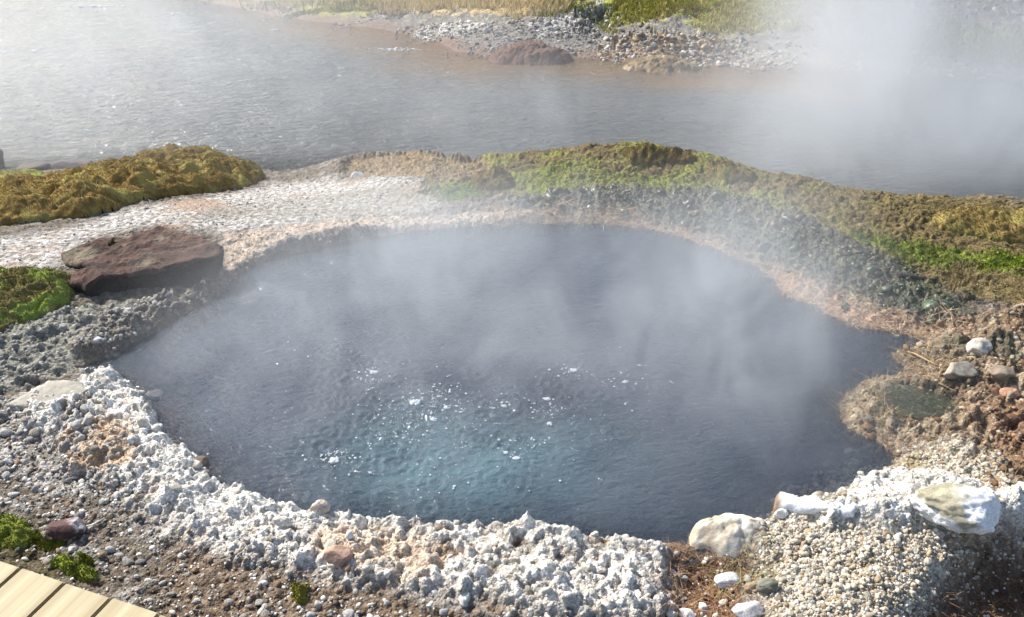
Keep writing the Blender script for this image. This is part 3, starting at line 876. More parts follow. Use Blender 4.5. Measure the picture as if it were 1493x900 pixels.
def moss_pad(name, outline, hgt, seed, cols, label=None, cat=None, group=None, parent=None, res=.008, fuzz=4000, origin=None, zfun=None, lump=.5, blade=.010, hmod=None, soft=1.0, cell=None, mat=None):
    """a cushion of moss over an outline (n,2): lumpy mesh with short fuzz merged into the same mesh"""
    outline = smooth_closed(outline, 5)
    lo, hi = outline.min(0) - .03, outline.max(0) + .03
    xs = np.arange(lo[0], hi[0], res); ys = np.arange(lo[1], hi[1], res)
    X, Y = np.meshgrid(xs, ys)
    wx = X + .03 * fbm(X * 8, Y * 8, seed, 3); wy = Y + .03 * fbm(X * 8 + 9, Y * 8, seed + 3, 3)
    d = sd_poly(wx, wy, outline, .3)
    prof = np.sqrt(np.clip(d / (hgt * 1.6), 0, 1))
    g = zfun(X, Y) if zfun else height(X, Y)
    cell = cell or hgt
    f1, f2, _ = worley(X / (cell * .85) + .4 * fbm(X * 7, Y * 7, seed + 8, 2), Y / (cell * .85), seed + 1)
    g1, g2, _ = worley(X / (cell * .33) + .2 * fbm(X * 20, Y * 20, seed + 7, 2), Y / (cell * .33), seed + 2)
    hz = hgt * (hmod(X) if hmod else 1.0) * prof * (1 - lump + lump * np.clip(1.15 - f1 ** 1.5, 0, 1.1) * (1.05 + .35 * fbm(X * 3, Y * 3, seed + 30, 2)) + .16 * soft * np.clip(1 - g1 * g1, 0, 1) + .10 * soft * fbm(X * 26, Y * 26, seed + 5, 3) + .05 * fbm(X * 90, Y * 90, seed + 6, 2))
    Zz = g + np.where(d > 0, hz, -.03)
    keepv = d > -.012
    idx = -np.ones(X.size, int); kv = keepv.ravel(); idx[kv] = np.arange(kv.sum())
    F = grid_faces(len(xs), len(ys)); F = F[kv[F].all(1)]; F = idx[F]
    V = np.column_stack([X.ravel()[kv], Y.ravel()[kv], Zz.ravel()[kv]])
    nz = np.clip(.5 + .8 * fbm(X * 6, Y * 6, seed + 12, 3), 0, 1).ravel()[kv]
    nf = np.clip(.5 + .8 * fbm(X * 40, Y * 40, seed + 14, 3), 0, 1).ravel()[kv]
    cc = lerp(lerp(np.array(cols[0]), np.array(cols[1]), nf), np.array(cols[2]), sstep(.5, .75, nz))
    # fuzz
    r = R(seed + 50); k = r.randint(0, len(V), fuzz)
    bv, bf, bc = blades(V[k], r, blade * r.uniform(.5, 1.4, fuzz), .0026, lean=.9)
    bc = cc[k].repeat(3, 0) * r.uniform(.8, 1.35, (fuzz, 1)).repeat(3, 0)
    F3 = np.vstack([F[:, [0, 1, 2]], F[:, [0, 2, 3]], bf + len(V)])
    V = np.vstack([V, bv]); cc = np.vstack([cc, bc])
    ctr = np.array([outline[:, 0].mean(), outline[:, 1].mean(), 0.]) if origin is None else np.array(origin)
    o = link(name, mesh_from(name, V - ctr, F3, mat or MAT_MOSS, cc), parent, label, cat, group)
    if parent is None:
        o.location = ctr
    return o


def blades(p, r, length, width, lean=.6, heading=None):
    flat = lean > 1
    """one pointed triangle per root point"""
    n = len(p); length = np.broadcast_to(length, n)
    a = r.rand(n) * 2 * np.pi if heading is None else heading + r.normal(0, .5, n)
    l = r.uniform(lean - .28, 1.62, n) if flat else np.abs(r.normal(0, lean, n)).clip(0, 1.5)
    d = np.column_stack([np.cos(a) * np.sin(l), np.sin(a) * np.sin(l), np.cos(l)])
    b = r.rand(n) * np.pi
    side = np.column_stack([np.cos(b), np.sin(b), np.zeros(n)]) * np.broadcast_to(width, n)[:, None]
    V = np.stack([p - side, p + side, p + d * length[:, None]], 1).reshape(-1, 3)
    return V, np.arange(3 * n).reshape(n, 3), None


GREEN = [(.12, .13, .025), (.24, .27, .045), (.28, .35, .05)]
OLIVE = [(.13, .09, .03), (.37, .25, .08), (.36, .29, .095)]

# moss on the slab
for k, (u, v, w) in enumerate(((140, 361, .05), (164, 356, .03))):
    p0 = at(u, v, .12)
    th = np.linspace(0, 2 * np.pi, 8, endpoint=False)
    ol = p0[None, :2] + np.column_stack([np.cos(th) * w * 1.2, np.sin(th) * w * .6])
    moss_pad('moss_tuft', ol, .022, 600 + k, [(.04, .035, .015), (.11, .10, .03), (.14, .13, .03)], parent=slab, res=.006, fuzz=350, origin=(ctr[0], ctr[1], 0),
             zfun=lambda X, Y: np.full(X.shape, .122 + .075 * (p0[0] - ctr[0]) + .02 * (p0[1] - ctr[1]) - .006), blade=.014)

# the big golden hummock
front = hit(np.array([(-160, 346), (-60, 340), (0, 333), (60, 326), (150, 314), (190, 299), (250, 289), (320, 281), (372, 270)], float))
backs = hit(np.array([(388, 258), (360, 250), (290, 244), (200, 246), (140, 254), (60, 268), (-60, 278), (-160, 285)], float))
mound = empty('moss_mound', (-2.6, 5.8, float(height(-2.6, 5.8))), 'long lumpy golden moss mound on the river edge behind the slab boulder', 'moss mound')
og = tuple(mound.location)
mm = moss_pad('moss', np.vstack([front, backs]), .15, 41, OLIVE, parent=mound, res=.012, fuzz=90000, origin=og, blade=.009, lump=.85, soft=.8, cell=.21, hmod=lambda X: .62 + .38 * sstep(-3.6, -2.5, X))
r = R(91)
vv = np.array([x.co[:] for x in mm.data.vertices]); crestk = vv[(vv[:, 2] > np.percentile(vv[:, 2], 82))]
pick_ = crestk[r.randint(0, len(crestk), 170)]
bv, bf, _ = blades(pick_, r, r.uniform(.03, .085, 170), .0022, lean=.45)
link('grass_blade_fringe', mesh_from('grass', bv, bf, MAT_BLADE, np.tile([.55, .50, .27], (len(bv), 1))), mound)['kind'] = 'stuff'

PADS = [
    ([(0, 762), (20, 757), (42, 766), (52, 785), (40, 800), (15, 806), (-25, 800), (-30, 770)], .03, GREEN, 'bright green moss patch on soil above the boardwalk corner'),
    ([(50, 780), (70, 786), (66, 800), (45, 800)], .02, GREEN, 'small green moss patch between the dark red stone and bright moss'),
    ([(75, 828), (100, 820), (135, 826), (150, 850), (135, 858), (95, 845)], .026, GREEN, 'green moss patch touching the boardwalk edge below the dark red stone'),
    ([(62, 800), (85, 792), (102, 796), (90, 806), (66, 812)], .02, [(.10, .10, .02), (.2, .2, .03), (.2, .22, .03)], 'olive moss strip just below the dark red stone'),
    ([(425, 862), (436, 855), (452, 862), (450, 884), (434, 888), (424, 876)], .035, [(.09, .075, .02), (.19, .16, .04), (.22, .2, .04)], 'dark olive moss cushion among white stones near the boardwalk'),
    ([(118, 822), (132, 818), (138, 828), (124, 832)], .015, GREEN, 'tiny green moss dot beside the moss at the boardwalk'),
]
for k, (pts, hg, cl, lab) in enumerate(PADS):
    moss_pad('moss_patch', hit(np.array(pts, float)), hg, 700 + 9 * k, cl, lab, 'moss', None, res=.005, fuzz=1500, blade=.007, lump=.4)
moss_pad('moss_bank', Z['left_moss'], .05, 801, [(.13, .10, .045), (.24, .21, .07), (.24, .29, .06)], 'yellow green mossy bank left of the red slab boulder', 'moss', res=.008, fuzz=9000, blade=.010, lump=.5)
moss_pad('moss_bank', hit(np.array([(-120, 262), (0, 256), (60, 254), (70, 270), (0, 285), (-120, 290)], float)), .04, 811, [(.14, .13, .03), (.22, .2, .05), (.24, .26, .05)], 'flat yellow green moss at the river edge behind the golden mound', 'moss', res=.014, fuzz=3000, blade=.012, lump=.4)
moss_pad('moss_hummock', hit(np.array([(905, 222), (940, 216), (985, 218), (1015, 232), (970, 240), (920, 236)], float)), .09, 821, [(.10, .065, .03), (.19, .14, .055), (.20, .17, .06)], 'rounded brown moss hummock on the highest point of the ridge', 'moss', res=.012, fuzz=2500, lump=.5)
moss_pad('moss_hummock', hit(np.array([(1030, 240), (1060, 238), (1095, 248), (1100, 258), (1050, 258)], float)), .06, 823, [(.11, .075, .035), (.20, .15, .06), (.19, .17, .06)], 'lower brown moss hummock right of the highest one on the ridge', 'moss', res=.012, fuzz=1800, lump=.5)
moss_pad('moss_hummock', hit(np.array([(690, 258), (720, 248), (745, 252), (745, 270), (700, 274)], float)), .06, 825, [(.10, .07, .03), (.20, .14, .05), (.21, .18, .055)], 'brown moss tuft beside the brightest green patch at the pool back', 'moss', res=.01, fuzz=1800, lump=.5)
moss_pad('moss_hummock', hit(np.array([(1365, 305), (1430, 302), (1560, 312), (1560, 350), (1440, 345), (1370, 330)], float)), .045, 827, [(.13, .09, .035), (.27, .20, .07), (.27, .22, .075)], 'golden moss hummock on the right end of the ridge', 'moss', res=.012, fuzz=5000, lump=.5)


def lone_rock(name, u, v, w, col, seed, label, cat='stone', sx=1., sy=.75, sz=.6, lib=None, crusty=.0, rot=0., sink=.25, facets=8, sub=4, second=None, z=None, amp=.3):
    p = ground_at(u, v) if z is None else at(u, v, z)
    vv, ff = rock(sub, seed, facets, amp, max(crusty, .018), .07)
    vv = vv / np.abs(vv).max(0) * np.array([sx, sy, sz]) * w
    ca, sa = math.cos(rot), math.sin(rot)
    vv = np.column_stack([vv[:, 0] * ca - vv[:, 1] * sa, vv[:, 0] * sa + vv[:, 1] * ca, vv[:, 2] + sz * w * (1 - sink * 2)])
    nn = fbm3(vv / w * 2.2 + seed, seed, 4)
    cc = lerp(np.array(col) * .72, np.array(col) * 1.25, np.clip(.5 + nn, 0, 1))
    if second is not None:
        c2, fun = second
        cc = lerp(cc, np.array(c2), np.clip(fun(vv / w, nn), 0, 1))
    o = link(name, mesh_from(name, vv, ff, MAT_STUFF, cc), None, label, cat)
    o.location = p
    return o


white_side = lambda p, n: sstep(.0, .35, p[:, 0] * .8 - p[:, 2] * .3 + n * .7 + .05)
lone_rock('red_stone', 98, 782, .070, (.105, .058, .052), 11, 'dark purple red stone dusted white on one side near the moss patches', sz=.62, second=((.42, .40, .40), lambda p, n: .8 * sstep(.1, .5, p[:, 0] * .8 - p[:, 2] * .6 + n * 1.6)), facets=9, amp=.45, crusty=.07)
lone_rock('boulder', 1388, 772, .150, (.34, .31, .22), 13, 'rounded olive grey boulder rimmed with white crust on the pale fan', 'boulder', sx=1.0, sy=.66, sz=.50, facets=3, rot=-.25, crusty=.06, sub=5, sink=.36,
          second=((.84, .84, .84), lambda p, n: sstep(-.08, .2, p[:, 0] * .8 - .15 * p[:, 1] + n * .7 - .16) + .8 * sstep(.1, -.1, p[:, 2] - .06 + .6 * n)))
th_ = np.linspace(0, 2 * np.pi, 14, endpoint=False)
q_ = at(1064, 772, .05)
ol_ = q_[:2] + np.column_stack([np.cos(th_) * .135, np.sin(th_) * .10]) * (1 + .3 * vnoise(th_ * 1.9, th_ * 0 + 4, 17))[:, None]
moss_pad('crusted_boulder', ol_, .075, 17, [(.34, .27, .19), (.66, .59, .48), (.74, .70, .62)], 'craggy cream crusted boulder standing at the water beside the brown gully', 'boulder', res=.005, fuzz=1, lump=.55, cell=.075, mat=MAT_STUFF, zfun=lambda X, Y: np.full(X.shape, .012))
lone_rock('white_stone', 1061, 846, .045, (.82, .81, .79), 19, 'smooth white stone below the craggy cream boulder', sx=1.0, sy=.7, sz=.6, facets=2, rot=.3)
lone_rock('grey_stone', 1117, 865, .036, (.20, .20, .15), 21, 'greenish grey round stone at the edge of the pebble fan', sz=.75, facets=4)
lone_rock('brown_stone', 1095, 862, .026, (.33, .24, .15), 22, 'small tan stone left of the greenish grey round stone', sz=.8, facets=4)
lone_rock('grey_stone', 1092, 893, .055, (.50, .48, .47), 23, 'pale grey crusted stone at the bottom of the brown gully', sz=.6, crusty=.06)
lone_rock('white_stone', 1000, 893, .034, (.72, .69, .66), 24, 'flat white stone lying in the brown gully', sz=.4, facets=8)
lone_rock('white_stone', 1137, 760, .022, (.78, .76, .70), 25, 'round cream stone at the water line by the pebble fan', sz=.8, facets=2)
lone_rock('pink_stone', 496, 840, .050, (.42, .27, .20), 26, 'pinkish brown rounded stone set in the white crust', sz=.75, sy=.8, facets=4, rot=.4)
lone_rock('white_stone', 1418, 520, .075, (.58, .53, .45), 27, 'whitish angular stone on the orange bank right of the inlet', sz=.7, facets=8, second=((.24, .17, .10), lambda p, n: .85 * sstep(.25, -.1, p[:, 2] - .1 + n * .7)), amp=.5)
lone_rock('grey_stone', 1390, 560, .08, (.36, .32, .25), 28, 'greyish stone above the green puddle on the orange bank', sz=.55, facets=7, crusty=.03, second=((.24, .17, .10), lambda p, n: .85 * sstep(.25, -.1, p[:, 2] - .1 + n * .7)), amp=.5)
lone_rock('brown_stone', 1455, 560, .06, (.30, .24, .18), 29, 'tan rounded stone on the orange bank below the whitish stone', sz=.7, facets=7, second=((.24, .17, .10), lambda p, n: .85 * sstep(.25, -.1, p[:, 2] - .1 + n * .7)), amp=.5)
lone_rock('red_stone', 1466, 597, .045, (.40, .22, .14), 30, 'flat orange stone on the rusty bank right of the green puddle', sz=.4, facets=7)
lone_rock('white_stone', 522, 258, .055, (.50, .48, .46), 33, 'rounded pale grey stone at the top of the gravel strip', sz=.6, facets=4)
lone_rock('white_stone', 222, 556, .045, (.80, .79, .80), 34, 'white crusted knob at the pool edge beside the left inlet', sz=.5, crusty=.08)
lone_rock('white_stone', 133, 530, .022, (.74, .72, .68), 35, 'small white stone in the left inlet below the slab boulder', sz=.7, facets=4)
lone_rock('brown_stone', 113, 513, .026, (.34, .27, .22), 36, 'small brown round stone above the left inlet', sz=.8, facets=3)
lone_rock('white_stone', 146, 509, .022, (.66, .66, .68), 37, 'pale stone on the wet rim below the slab boulder', sz=.7, facets=5)
lone_rock('brown_stone', 292, 684, .050, (.13, .10, .075), 38, 'dark brown block standing in for the dark underside of the overhanging white crust at water', sz=.6, facets=14, sink=.45, amp=.5)  # stand-in block, coloured dark as the underside of the crust overhang
lone_rock('brown_stone', 252, 640, .050, (.17, .135, .10), 39, 'grey brown block at the water standing in for the dark underside of the white crust', sz=.6, facets=14, sink=.45, amp=.5)  # second stand-in for the overhang's dark underside, not a stone of its own
lone_rock('brown_stone', 470, 760, .036, (.50, .44, .37), 40, 'knobbly tan crust knob with a dark hollow on the near rim', sz=.75, crusty=.2, facets=2, sink=.35, second=((.12, .08, .05), lambda p, n: sstep(.25, .5, n)))
# crusted white mass of the fan
# river edge rocks, far red mound
lone_rock('dark_rock', -12, 246, .13, (.075, .055, .05), 53, 'dark round rock standing at the river edge behind the moss', sz=.85, facets=7, z=-.47, sink=.1)
lone_rock('dark_rock', 45, 252, .16, (.12, .105, .10), 54, 'low dark rock in the river beside the round dark rock', sx=1.2, sz=.35, facets=8, z=-.47, sink=.2)
lone_rock('dark_rock', 100, 249, .18, (.13, .115, .11), 55, 'longest low dark rock in the river behind the golden mound', sx=1.2, sz=.32, facets=8, z=-.47, sink=.2)
th_ = np.linspace(0, 2 * np.pi, 14, endpoint=False)
def heap(name, u, v, rx, ry, hgt, seed, cols, label, shade=None):
    q = at(u, v, -.33)
    ol = q[:2] + np.column_stack([np.cos(th_) * rx, np.sin(th_) * ry]) * (1 + .18 * vnoise(th_ * 1.7, th_ * 0 + seed, seed))[:, None]
    moss_pad(name, ol, hgt, seed, cols, label, 'mound', res=.014, fuzz=400, blade=.02, lump=.30, mat=MAT_STUFF)
heap('rubble_mound', 772, 74, .52, .36, .22, 57, [(.075, .045, .032), (.21, .115, .08), (.15, .08, .055)], 'reddish brown rubble mound on the far shore with shaded side')
heap('rubble_mound', 955, 86, .55, .30, .15, 67, [(.08, .055, .025), (.30, .21, .11), (.38, .30, .2)], 'ochre and white hummock on the far shore right of the reddish mound')

# flat grey slab at the left inlet
g3 = at(np.array([8, 40, 68, 90, 122, 126, 112, 80, 40]), np.array([588, 572, 553, 553, 558, 573, 582, 588, 592]), .135)
P, f, ctr, mx, zc = prism_rock(g3[:, :2], .05, .14, 35, under=.85, noise=.012, top_noise=.006, cuts=24, tilt=(0.04, 0))
cc = lerp(c(.30, .28, .23), c(.46, .44, .38), np.clip(.5 + fbm3(P * 14, 5, 4), 0, 1))
o = link('grey_slab', mesh_from('grey_slab', P, f, MAT_STUFF, cc), None, 'flat pale grey slab between the left inlet and the white crust', 'stone'); o.location = (ctr[0], ctr[1], 0)


def tube(pts, radii, ring=12, seed=0, noise=.08):
    pts = np.asarray(pts, float); n = len(pts)
    T = np.gradient(pts, axis=0); T /= np.linalg.norm(T, axis=1)[:, None]
    up = np.array([0, 0, 1.]); S = np.cross(T, up); S /= np.linalg.norm(S, axis=1)[:, None] + 1e-9; U = np.cross(S, T)
    th = np.linspace(0, 2 * np.pi, ring, endpoint=False)
    radii = np.broadcast_to(radii, n)
    V = pts[:, None] + (np.cos(th)[None, :, None] * S[:, None] + np.sin(th)[None, :, None] * U[:, None]) * radii[:, None, None]
    V = V.reshape(-1, 3)
    V += (fbm3(V * 25, seed, 3)[:, None]) * noise * radii.max() * np.array([1, 1, 1])
    i = np.arange(n * ring).reshape(n, ring)
    a, b = i[:-1], i[1:]
    F = np.stack([a, np.roll(a, -1, 1), np.roll(b, -1, 1), b], -1).reshape(-1, 4)
    F = np.vstack([F[:, [0, 1, 2]], F[:, [0, 2, 3]]])
    V = np.vstack([V, pts[0], pts[-1]])
    e0 = np.column_stack([np.full(ring, n * ring), np.roll(i[0], -1), i[0]]); e1 = np.column_stack([np.full(ring, n * ring + 1), i[-1], np.roll(i[-1], -1)])
    return V, np.vstack([F, e0, e1])


# white crusted log lying at the water
a_, b_ = at(1130, 733, .068), at(1245, 748, .112)
tt = np.linspace(0, 1, 24)[:, None]
V, F = tube(a_ + (b_ - a_) * tt, np.interp(tt[:, 0], [0, .04, .3, 1], [.018, .034, .032, .016]), 18, 4, .45)
cc = lerp(np.tile(c(.80, .80, .82), (len(V), 1)), np.tile(c(.30, .20, .13), (len(V), 1)), sstep(.12, .05, np.clip((V - a_) @ ((b_ - a_) / np.dot(b_ - a_, b_ - a_)), 0, 1) + .02 * fbm3(V * 60, 3, 2)))
o = link('crusted_log', mesh_from('crusted_log', V - a_, F, MAT_STUFF, cc), None, 'white crusted log with a broken brown end lying in the pool edge', 'log'); o.location = a_
# dark stick and dead twigs on the right bank
def stick(name, pts_px, rad_, col, label, lift=.012, cat='stick'):
    pts = [ground_at(u, v) + np.array([0, 0, lift]) for u, v in pts_px]
    k = np.linspace(0, len(pts) - 1, 14); P_ = np.array([np.interp(k, range(len(pts)), [q[j] for q in pts]) for j in range(3)]).T
    V, F = tube(P_, np.linspace(rad_, rad_ * .5, 14), 8, 7, .3)
    o = link(name, mesh_from(name, V - pts[0], F, MAT_STUFF, np.tile(col, (len(V), 1))), None, label, cat); o.location = pts[0]


stick('dark_stick', [(1308, 408), (1335, 410), (1364, 412)], .016, c(.05, .045, .045), 'short dark stick lying on the wet algae slope', .01)
stick('straw_stalk', [(1298, 490), (1330, 515), (1362, 540)], .005, c(.48, .33, .16), 'straw coloured stalk slanting across the bank above the puddle')
stick('straw_stalk', [(1350, 556), (1372, 568), (1392, 580)], .005, c(.30, .22, .12), 'brown stalk lying over the right end of the green puddle')
stick('straw_stalk', [(1396, 534), (1412, 544), (1424, 553)], .005, c(.46, .33, .18), 'short pale stalk below the whitish stone on the bank')
stick('pale_twig', [(130, 778), (140, 776), (156, 768)], .0035, c(.62, .58, .52), 'short pale twig beside the dark purple red stone', .012, 'twig')
# small dead shrub
p0 = ground_at(1388, 432)
sh = empty('dead_shrub', p0, 'small dead twiggy shrub on the mossy right bank', 'shrub')
r = R(5)
V0, F0 = tube([(0, 0, -.02), (.004, 0, .05), (-.004, .006, .11), (.006, 0, .15)], np.array([.006, .005, .004, .002]), 8, 2, .2)
link('stem', mesh_from('stem', V0, F0, MAT_STUFF, np.tile([.22, .16, .1], (len(V0), 1))), sh)
nbl = 420
tp = np.column_stack([r.normal(0, .03, nbl), r.normal(0, .03, nbl), r.uniform(.03, .16, nbl)])
bv, bf, _ = blades(tp, r, r.uniform(.015, .05, nbl), .002, .9)
link('twigs', mesh_from('twigs', bv, bf, MAT_BLADE, np.tile([.17, .125, .06], (len(bv), 1)) * r.uniform(.6, 1.4, (nbl, 1)).repeat(3, 0)), sh)['kind'] = 'stuff'

# ------------------------------------------------------------------ straw, grass and moss fuzz as ground cover
def cover(name, items, mat=MAT_BLADE):
    V, F, C = [], [], []; n0 = 0
    for q, (poly, n, l0, l1, w, lean, cols, lift) in enumerate(items):
        r = R(5000 + q + len(name) * 31)
        p = scatter(poly, n, r, -.01); n = len(p)
        P3 = np.column_stack([p, height(p[:, 0], p[:, 1]) + lift * r.rand(n)])
        v, f, _ = blades(P3, r, r.uniform(l0, l1, n), w, lean)
        V.append(v); F.append(f + n0); C.append(palette(r, n, cols, .18).repeat(3, 0)); n0 += len(v)
    link(name, mesh_from(name, np.vstack(V), np.vstack(F), mat, np.vstack(C)), kind='stuff')


STRAWC = [(.52, .36, .22), (.44, .27, .17), (.60, .46, .30), (.36, .2, .13)]
DRY = [(.50, .38, .18), (.42, .30, .13), (.58, .46, .25)]
cover('straw', [
    (Z['straw_bank'], 5200, .03, .12, .0016, 1.4, STRAWC, .02),
    (pxpoly([(720, 318), (800, 306), (900, 308), (960, 325), (900, 333), (760, 332)]), 900, .04, .14, .0016, 1.45, STRAWC, .02),
    (pxpoly([(1290, 500), (1340, 500), (1400, 540), (1400, 580), (1320, 560), (1270, 555), (1225, 590), (1245, 640), (1290, 660), (1300, 600)]), 500, .04, .13, .0014, 1.4, [(.5, .36, .18), (.42, .3, .15), (.3, .2, .1)], .015),
    (Z['channel'], 900, .02, .07, .0014, 1.4, [(.34, .2, .1), (.26, .14, .07)], .01),
    (pxpoly([(1050, 830), (1110, 810), (1120, 870), (1080, 870)]), 200, .03, .10, .0015, 1.1, [(.34, .27, .12), (.26, .26, .1)], .01),
    (Z['dark_corner'], 700, .02, .06, .0014, 1.3, [(.2, .12, .06), (.28, .17, .08)], .01),
    (Z['rust'], 2200, .015, .06, .0014, 1.3, [(.34, .22, .11), (.22, .15, .08), (.42, .32, .18)], .01),
])
cover('moss_cover', [
    (Z['ridge_moss'], 70000, .005, .014, .003, 1.15, [(.17, .12, .06), (.25, .20, .075), (.23, .21, .065), (.13, .09, .05), (.29, .25, .09)], .0),
    (Z['bright_b'], 19000, .005, .013, .003, 1.15, [(.33, .37, .06), (.40, .36, .08), (.32, .26, .08)], .0),
    (Z['bright_a'], 2500, .006, .014, .003, .8, [(.26, .38, .06), (.24, .31, .06)], .0),
    (Z['bright_c'], 3600, .006, .016, .003, .8, [(.22, .32, .05), (.2, .24, .05), (.2, .17, .06)], .0),
    (Z['bright_d'], 1500, .008, .02, .0035, .8, [(.2, .28, .02), (.17, .22, .02)], .0),
    (Z['algae'], 5000, .005, .014, .003, 1.15, [(.10, .12, .035), (.07, .09, .03), (.15, .12, .05)], .012),
    (Z['algae'], 900, .01, .04, .002, 1.3, [(.03, .045, .025), (.05, .07, .035), (.02, .022, .018), (.10, .065, .045)], .004),
    (Z['ridge_grass'], 7000, .015, .05, .002, 1.1, [(.38, .28, .15), (.28, .18, .10), (.46, .37, .22), (.24, .24, .08)], .0),
])
cover('far_grass', [
    (Z['f_straw'], 9000, .05, .15, .006, .9, [(.72, .58, .34), (.62, .48, .25), (.78, .66, .42)], .0),
    (Z['f_grass'], 12000, .04, .12, .006, .9, DRY + [(.22, .22, .06)], .0),
    (Z['f_mossa'], 1500, .02, .05, .006, .8, [(.25, .3, .04), (.3, .26, .06)], .0),
    (Z['f_mossb'], 4500, .02, .06, .007, .8, [(.28, .33, .04), (.36, .28, .08)], .0),
    (Z['f_mossc'], 12000, .02, .07, .006, .8, [(.46, .40, .12), (.58, .46, .20), (.40, .42, .09), (.26, .18, .08)], .0),
    (Z['f_green'], 6000, .03, .09, .007, .8, [(.2, .22, .06), (.3, .25, .1)], .0),
    (np.array([[-9, 18], [-3, 12.6], [6, 12.6], [10, 20], [0, 30]]), 14000, .06, .2, .010, .8, DRY + [(.3, .27, .10)], .0),
])

# ------------------------------------------------------------------ boardwalk
BW_Z = .22
e0, e1 = at(0, 816, BW_Z), at(252, 900, BW_Z)
edge = (e1 - e0) / np.linalg.norm(e1 - e0)
perp = np.array([edge[1], -edge[0], 0]);
if perp[1] > 0:
    perp = -perp
g0, g1 = at(92, 848, BW_Z), at(30, 900, BW_Z)
gd = (g1 - g0) / np.linalg.norm(g1 - g0)
print('plank/edge angle', math.degrees(math.acos(abs(float(gd @ edge)))), 'gap starts', [float((at(u, v, BW_Z) - e0) @ edge) for u, v in ((30, 828), (92, 848), (160, 874), (240, 898))])
m, nt, out = new_mat('planed_wood')
bs = nt.nodes.new('ShaderNodeBsdfPrincipled'); tc = nt.nodes.new('ShaderNodeTexCoord'); mp = nt.nodes.new('ShaderNodeMapping')
oi = nt.nodes.new('ShaderNodeObjectInfo')
mp.inputs['Scale'].default_value = (30, 1.3, 30)
nt.links.new(tc.outputs['Object'], mp.inputs['Vector']); nt.links.new(oi.outputs['Random'], mp.inputs['Location'])
wn = noise_node(nt, 1.0, 5, .6, .8, mp.outputs[0])
wv = nt.nodes.new('ShaderNodeTexWave'); wv.inputs['Scale'].default_value = .16; wv.inputs['Distortion'].default_value = 9; wv.inputs['Detail'].default_value = 4
nt.links.new(mp.outputs[0], wv.inputs['Vector'])
cr_ = nt.nodes.new('ShaderNodeValToRGB')
cr_.color_ramp.elements[0].position = .2; cr_.color_ramp.elements[0].color = (.25, .185, .09, 1)
cr_.color_ramp.elements[1].position = .75; cr_.color_ramp.elements[1].color = (.47, .405, .25, 1)
nt.links.new(math_node(nt, 'ADD', math_node(nt, 'MULTIPLY', wn.outputs['Fac'], .7), math_node(nt, 'MULTIPLY', wv.outputs['Fac'], .25)), cr_.inputs[0])
nt.links.new(cr_.outputs[0], bs.inputs['Base Color']); bs.inputs['Roughness'].default_value = .6; bs.inputs['Specular IOR Level'].default_value = .3
bp = nt.nodes.new('ShaderNodeBump'); bp.inputs['Strength'].default_value = .25; bp.inputs['Distance'].default_value = .002
nt.links.new(wn.outputs['Fac'], bp.inputs['Height']); nt.links.new(bp.outputs[0], bs.inputs['Normal']); nt.links.new(bs.outputs[0], out.inputs[0])
MAT_WOOD = m
bwalk = empty('boardwalk', e0 * np.array([1, 1, 0]) + np.array([0, 0, .03]), 'pale new wooden boardwalk of wide planks at the lower left corner', 'boardwalk')
bwalk.rotation_euler.z = math.atan2(edge[1], edge[0])


def board(name, x0, x1, y0, y1, z0, z1, parent, bev=.003):
    bm = bmesh.new(); bmesh.ops.create_cube(bm, size=1)
    for v in bm.verts:
        v.co = Vector(((v.co.x) * (x1 - x0), (v.co.y) * (y1 - y0), (v.co.z) * (z1 - z0)))
    bmesh.ops.bevel(bm, geom=bm.edges[:], offset=bev, segments=2, affect='EDGES')
    me_ = bpy.data.meshes.new(name); bm.to_mesh(me_); bm.free(); me_.materials.append(MAT_WOOD)
    o_ = link(name, me_, parent); o_.location = ((x0 + x1) / 2, (y0 + y1) / 2, (z0 + z1) / 2)
    return o_


PW = .165
starts = [float((at(u, v, BW_Z) - e0) @ edge) for u, v in ((30, 828), (92, 848), (160, 874))]
step = (starts[2] - starts[0]) / 2
print('plank step', step)
zt = BW_Z - .03
rr_ = R(3)
for k in range(-7, 6):
    x0 = starts[0] + k * step
    board('plank', x0 + .004, x0 + step - .004, -1.35, rr_.uniform(-.004, .004), zt - .034, zt, bwalk)
board('joist', starts[0] - 7 * step, starts[0] + 6 * step, -.20, -.14, zt - .16, zt - .0365, bwalk)
board('joist', starts[0] - 7 * step, starts[0] + 6 * step, -1.2, -1.14, zt - .16, zt - .0365, bwalk)

# ------------------------------------------------------------------ water
def water_mat(name, deep, tint_attr, rough, bumps, foam=True, spec=.5):
    m, nt, out = new_mat(name); L = nt.links.new
    bs = nt.nodes.new('ShaderNodeBsdfPrincipled')
    pos = nt.nodes.new('ShaderNodeNewGeometry').outputs['Position']
    a = nt.nodes.new('ShaderNodeAttribute'); a.attribute_name = 'Col'
    w = nt.nodes.new('ShaderNodeAttribute'); w.attribute_name = 'Wet'          # how much one sees of the water itself
    L(a.outputs['Color'], bs.inputs['Base Color'])
    L(w.outputs['Fac'], bs.inputs['Alpha'])
    bs.inputs['Roughness'].default_value = rough; bs.inputs['IOR'].default_value = 1.33; bs.inputs['Specular IOR Level'].default_value = spec
    last = None
    for sc, strength, dist, stretch, distort in bumps:
        mp = nt.nodes.new('ShaderNodeMapping'); mp.inputs['Scale'].default_value = stretch
        L(pos, mp.inputs['Vector'])
        nz = noise_node(nt, sc, 3, .55, distort, mp.outputs[0])
        b = nt.nodes.new('ShaderNodeBump'); b.inputs['Strength'].default_value = strength; b.inputs['Distance'].default_value = dist
        L(nz.outputs['Fac'], b.inputs['Height'])
        if last is not None:
            L(last, b.inputs['Normal'])
        last = b.outputs[0]
    L(last, bs.inputs['Normal'])
    L(bs.outputs[0], out.inputs['Surface'])
    return m


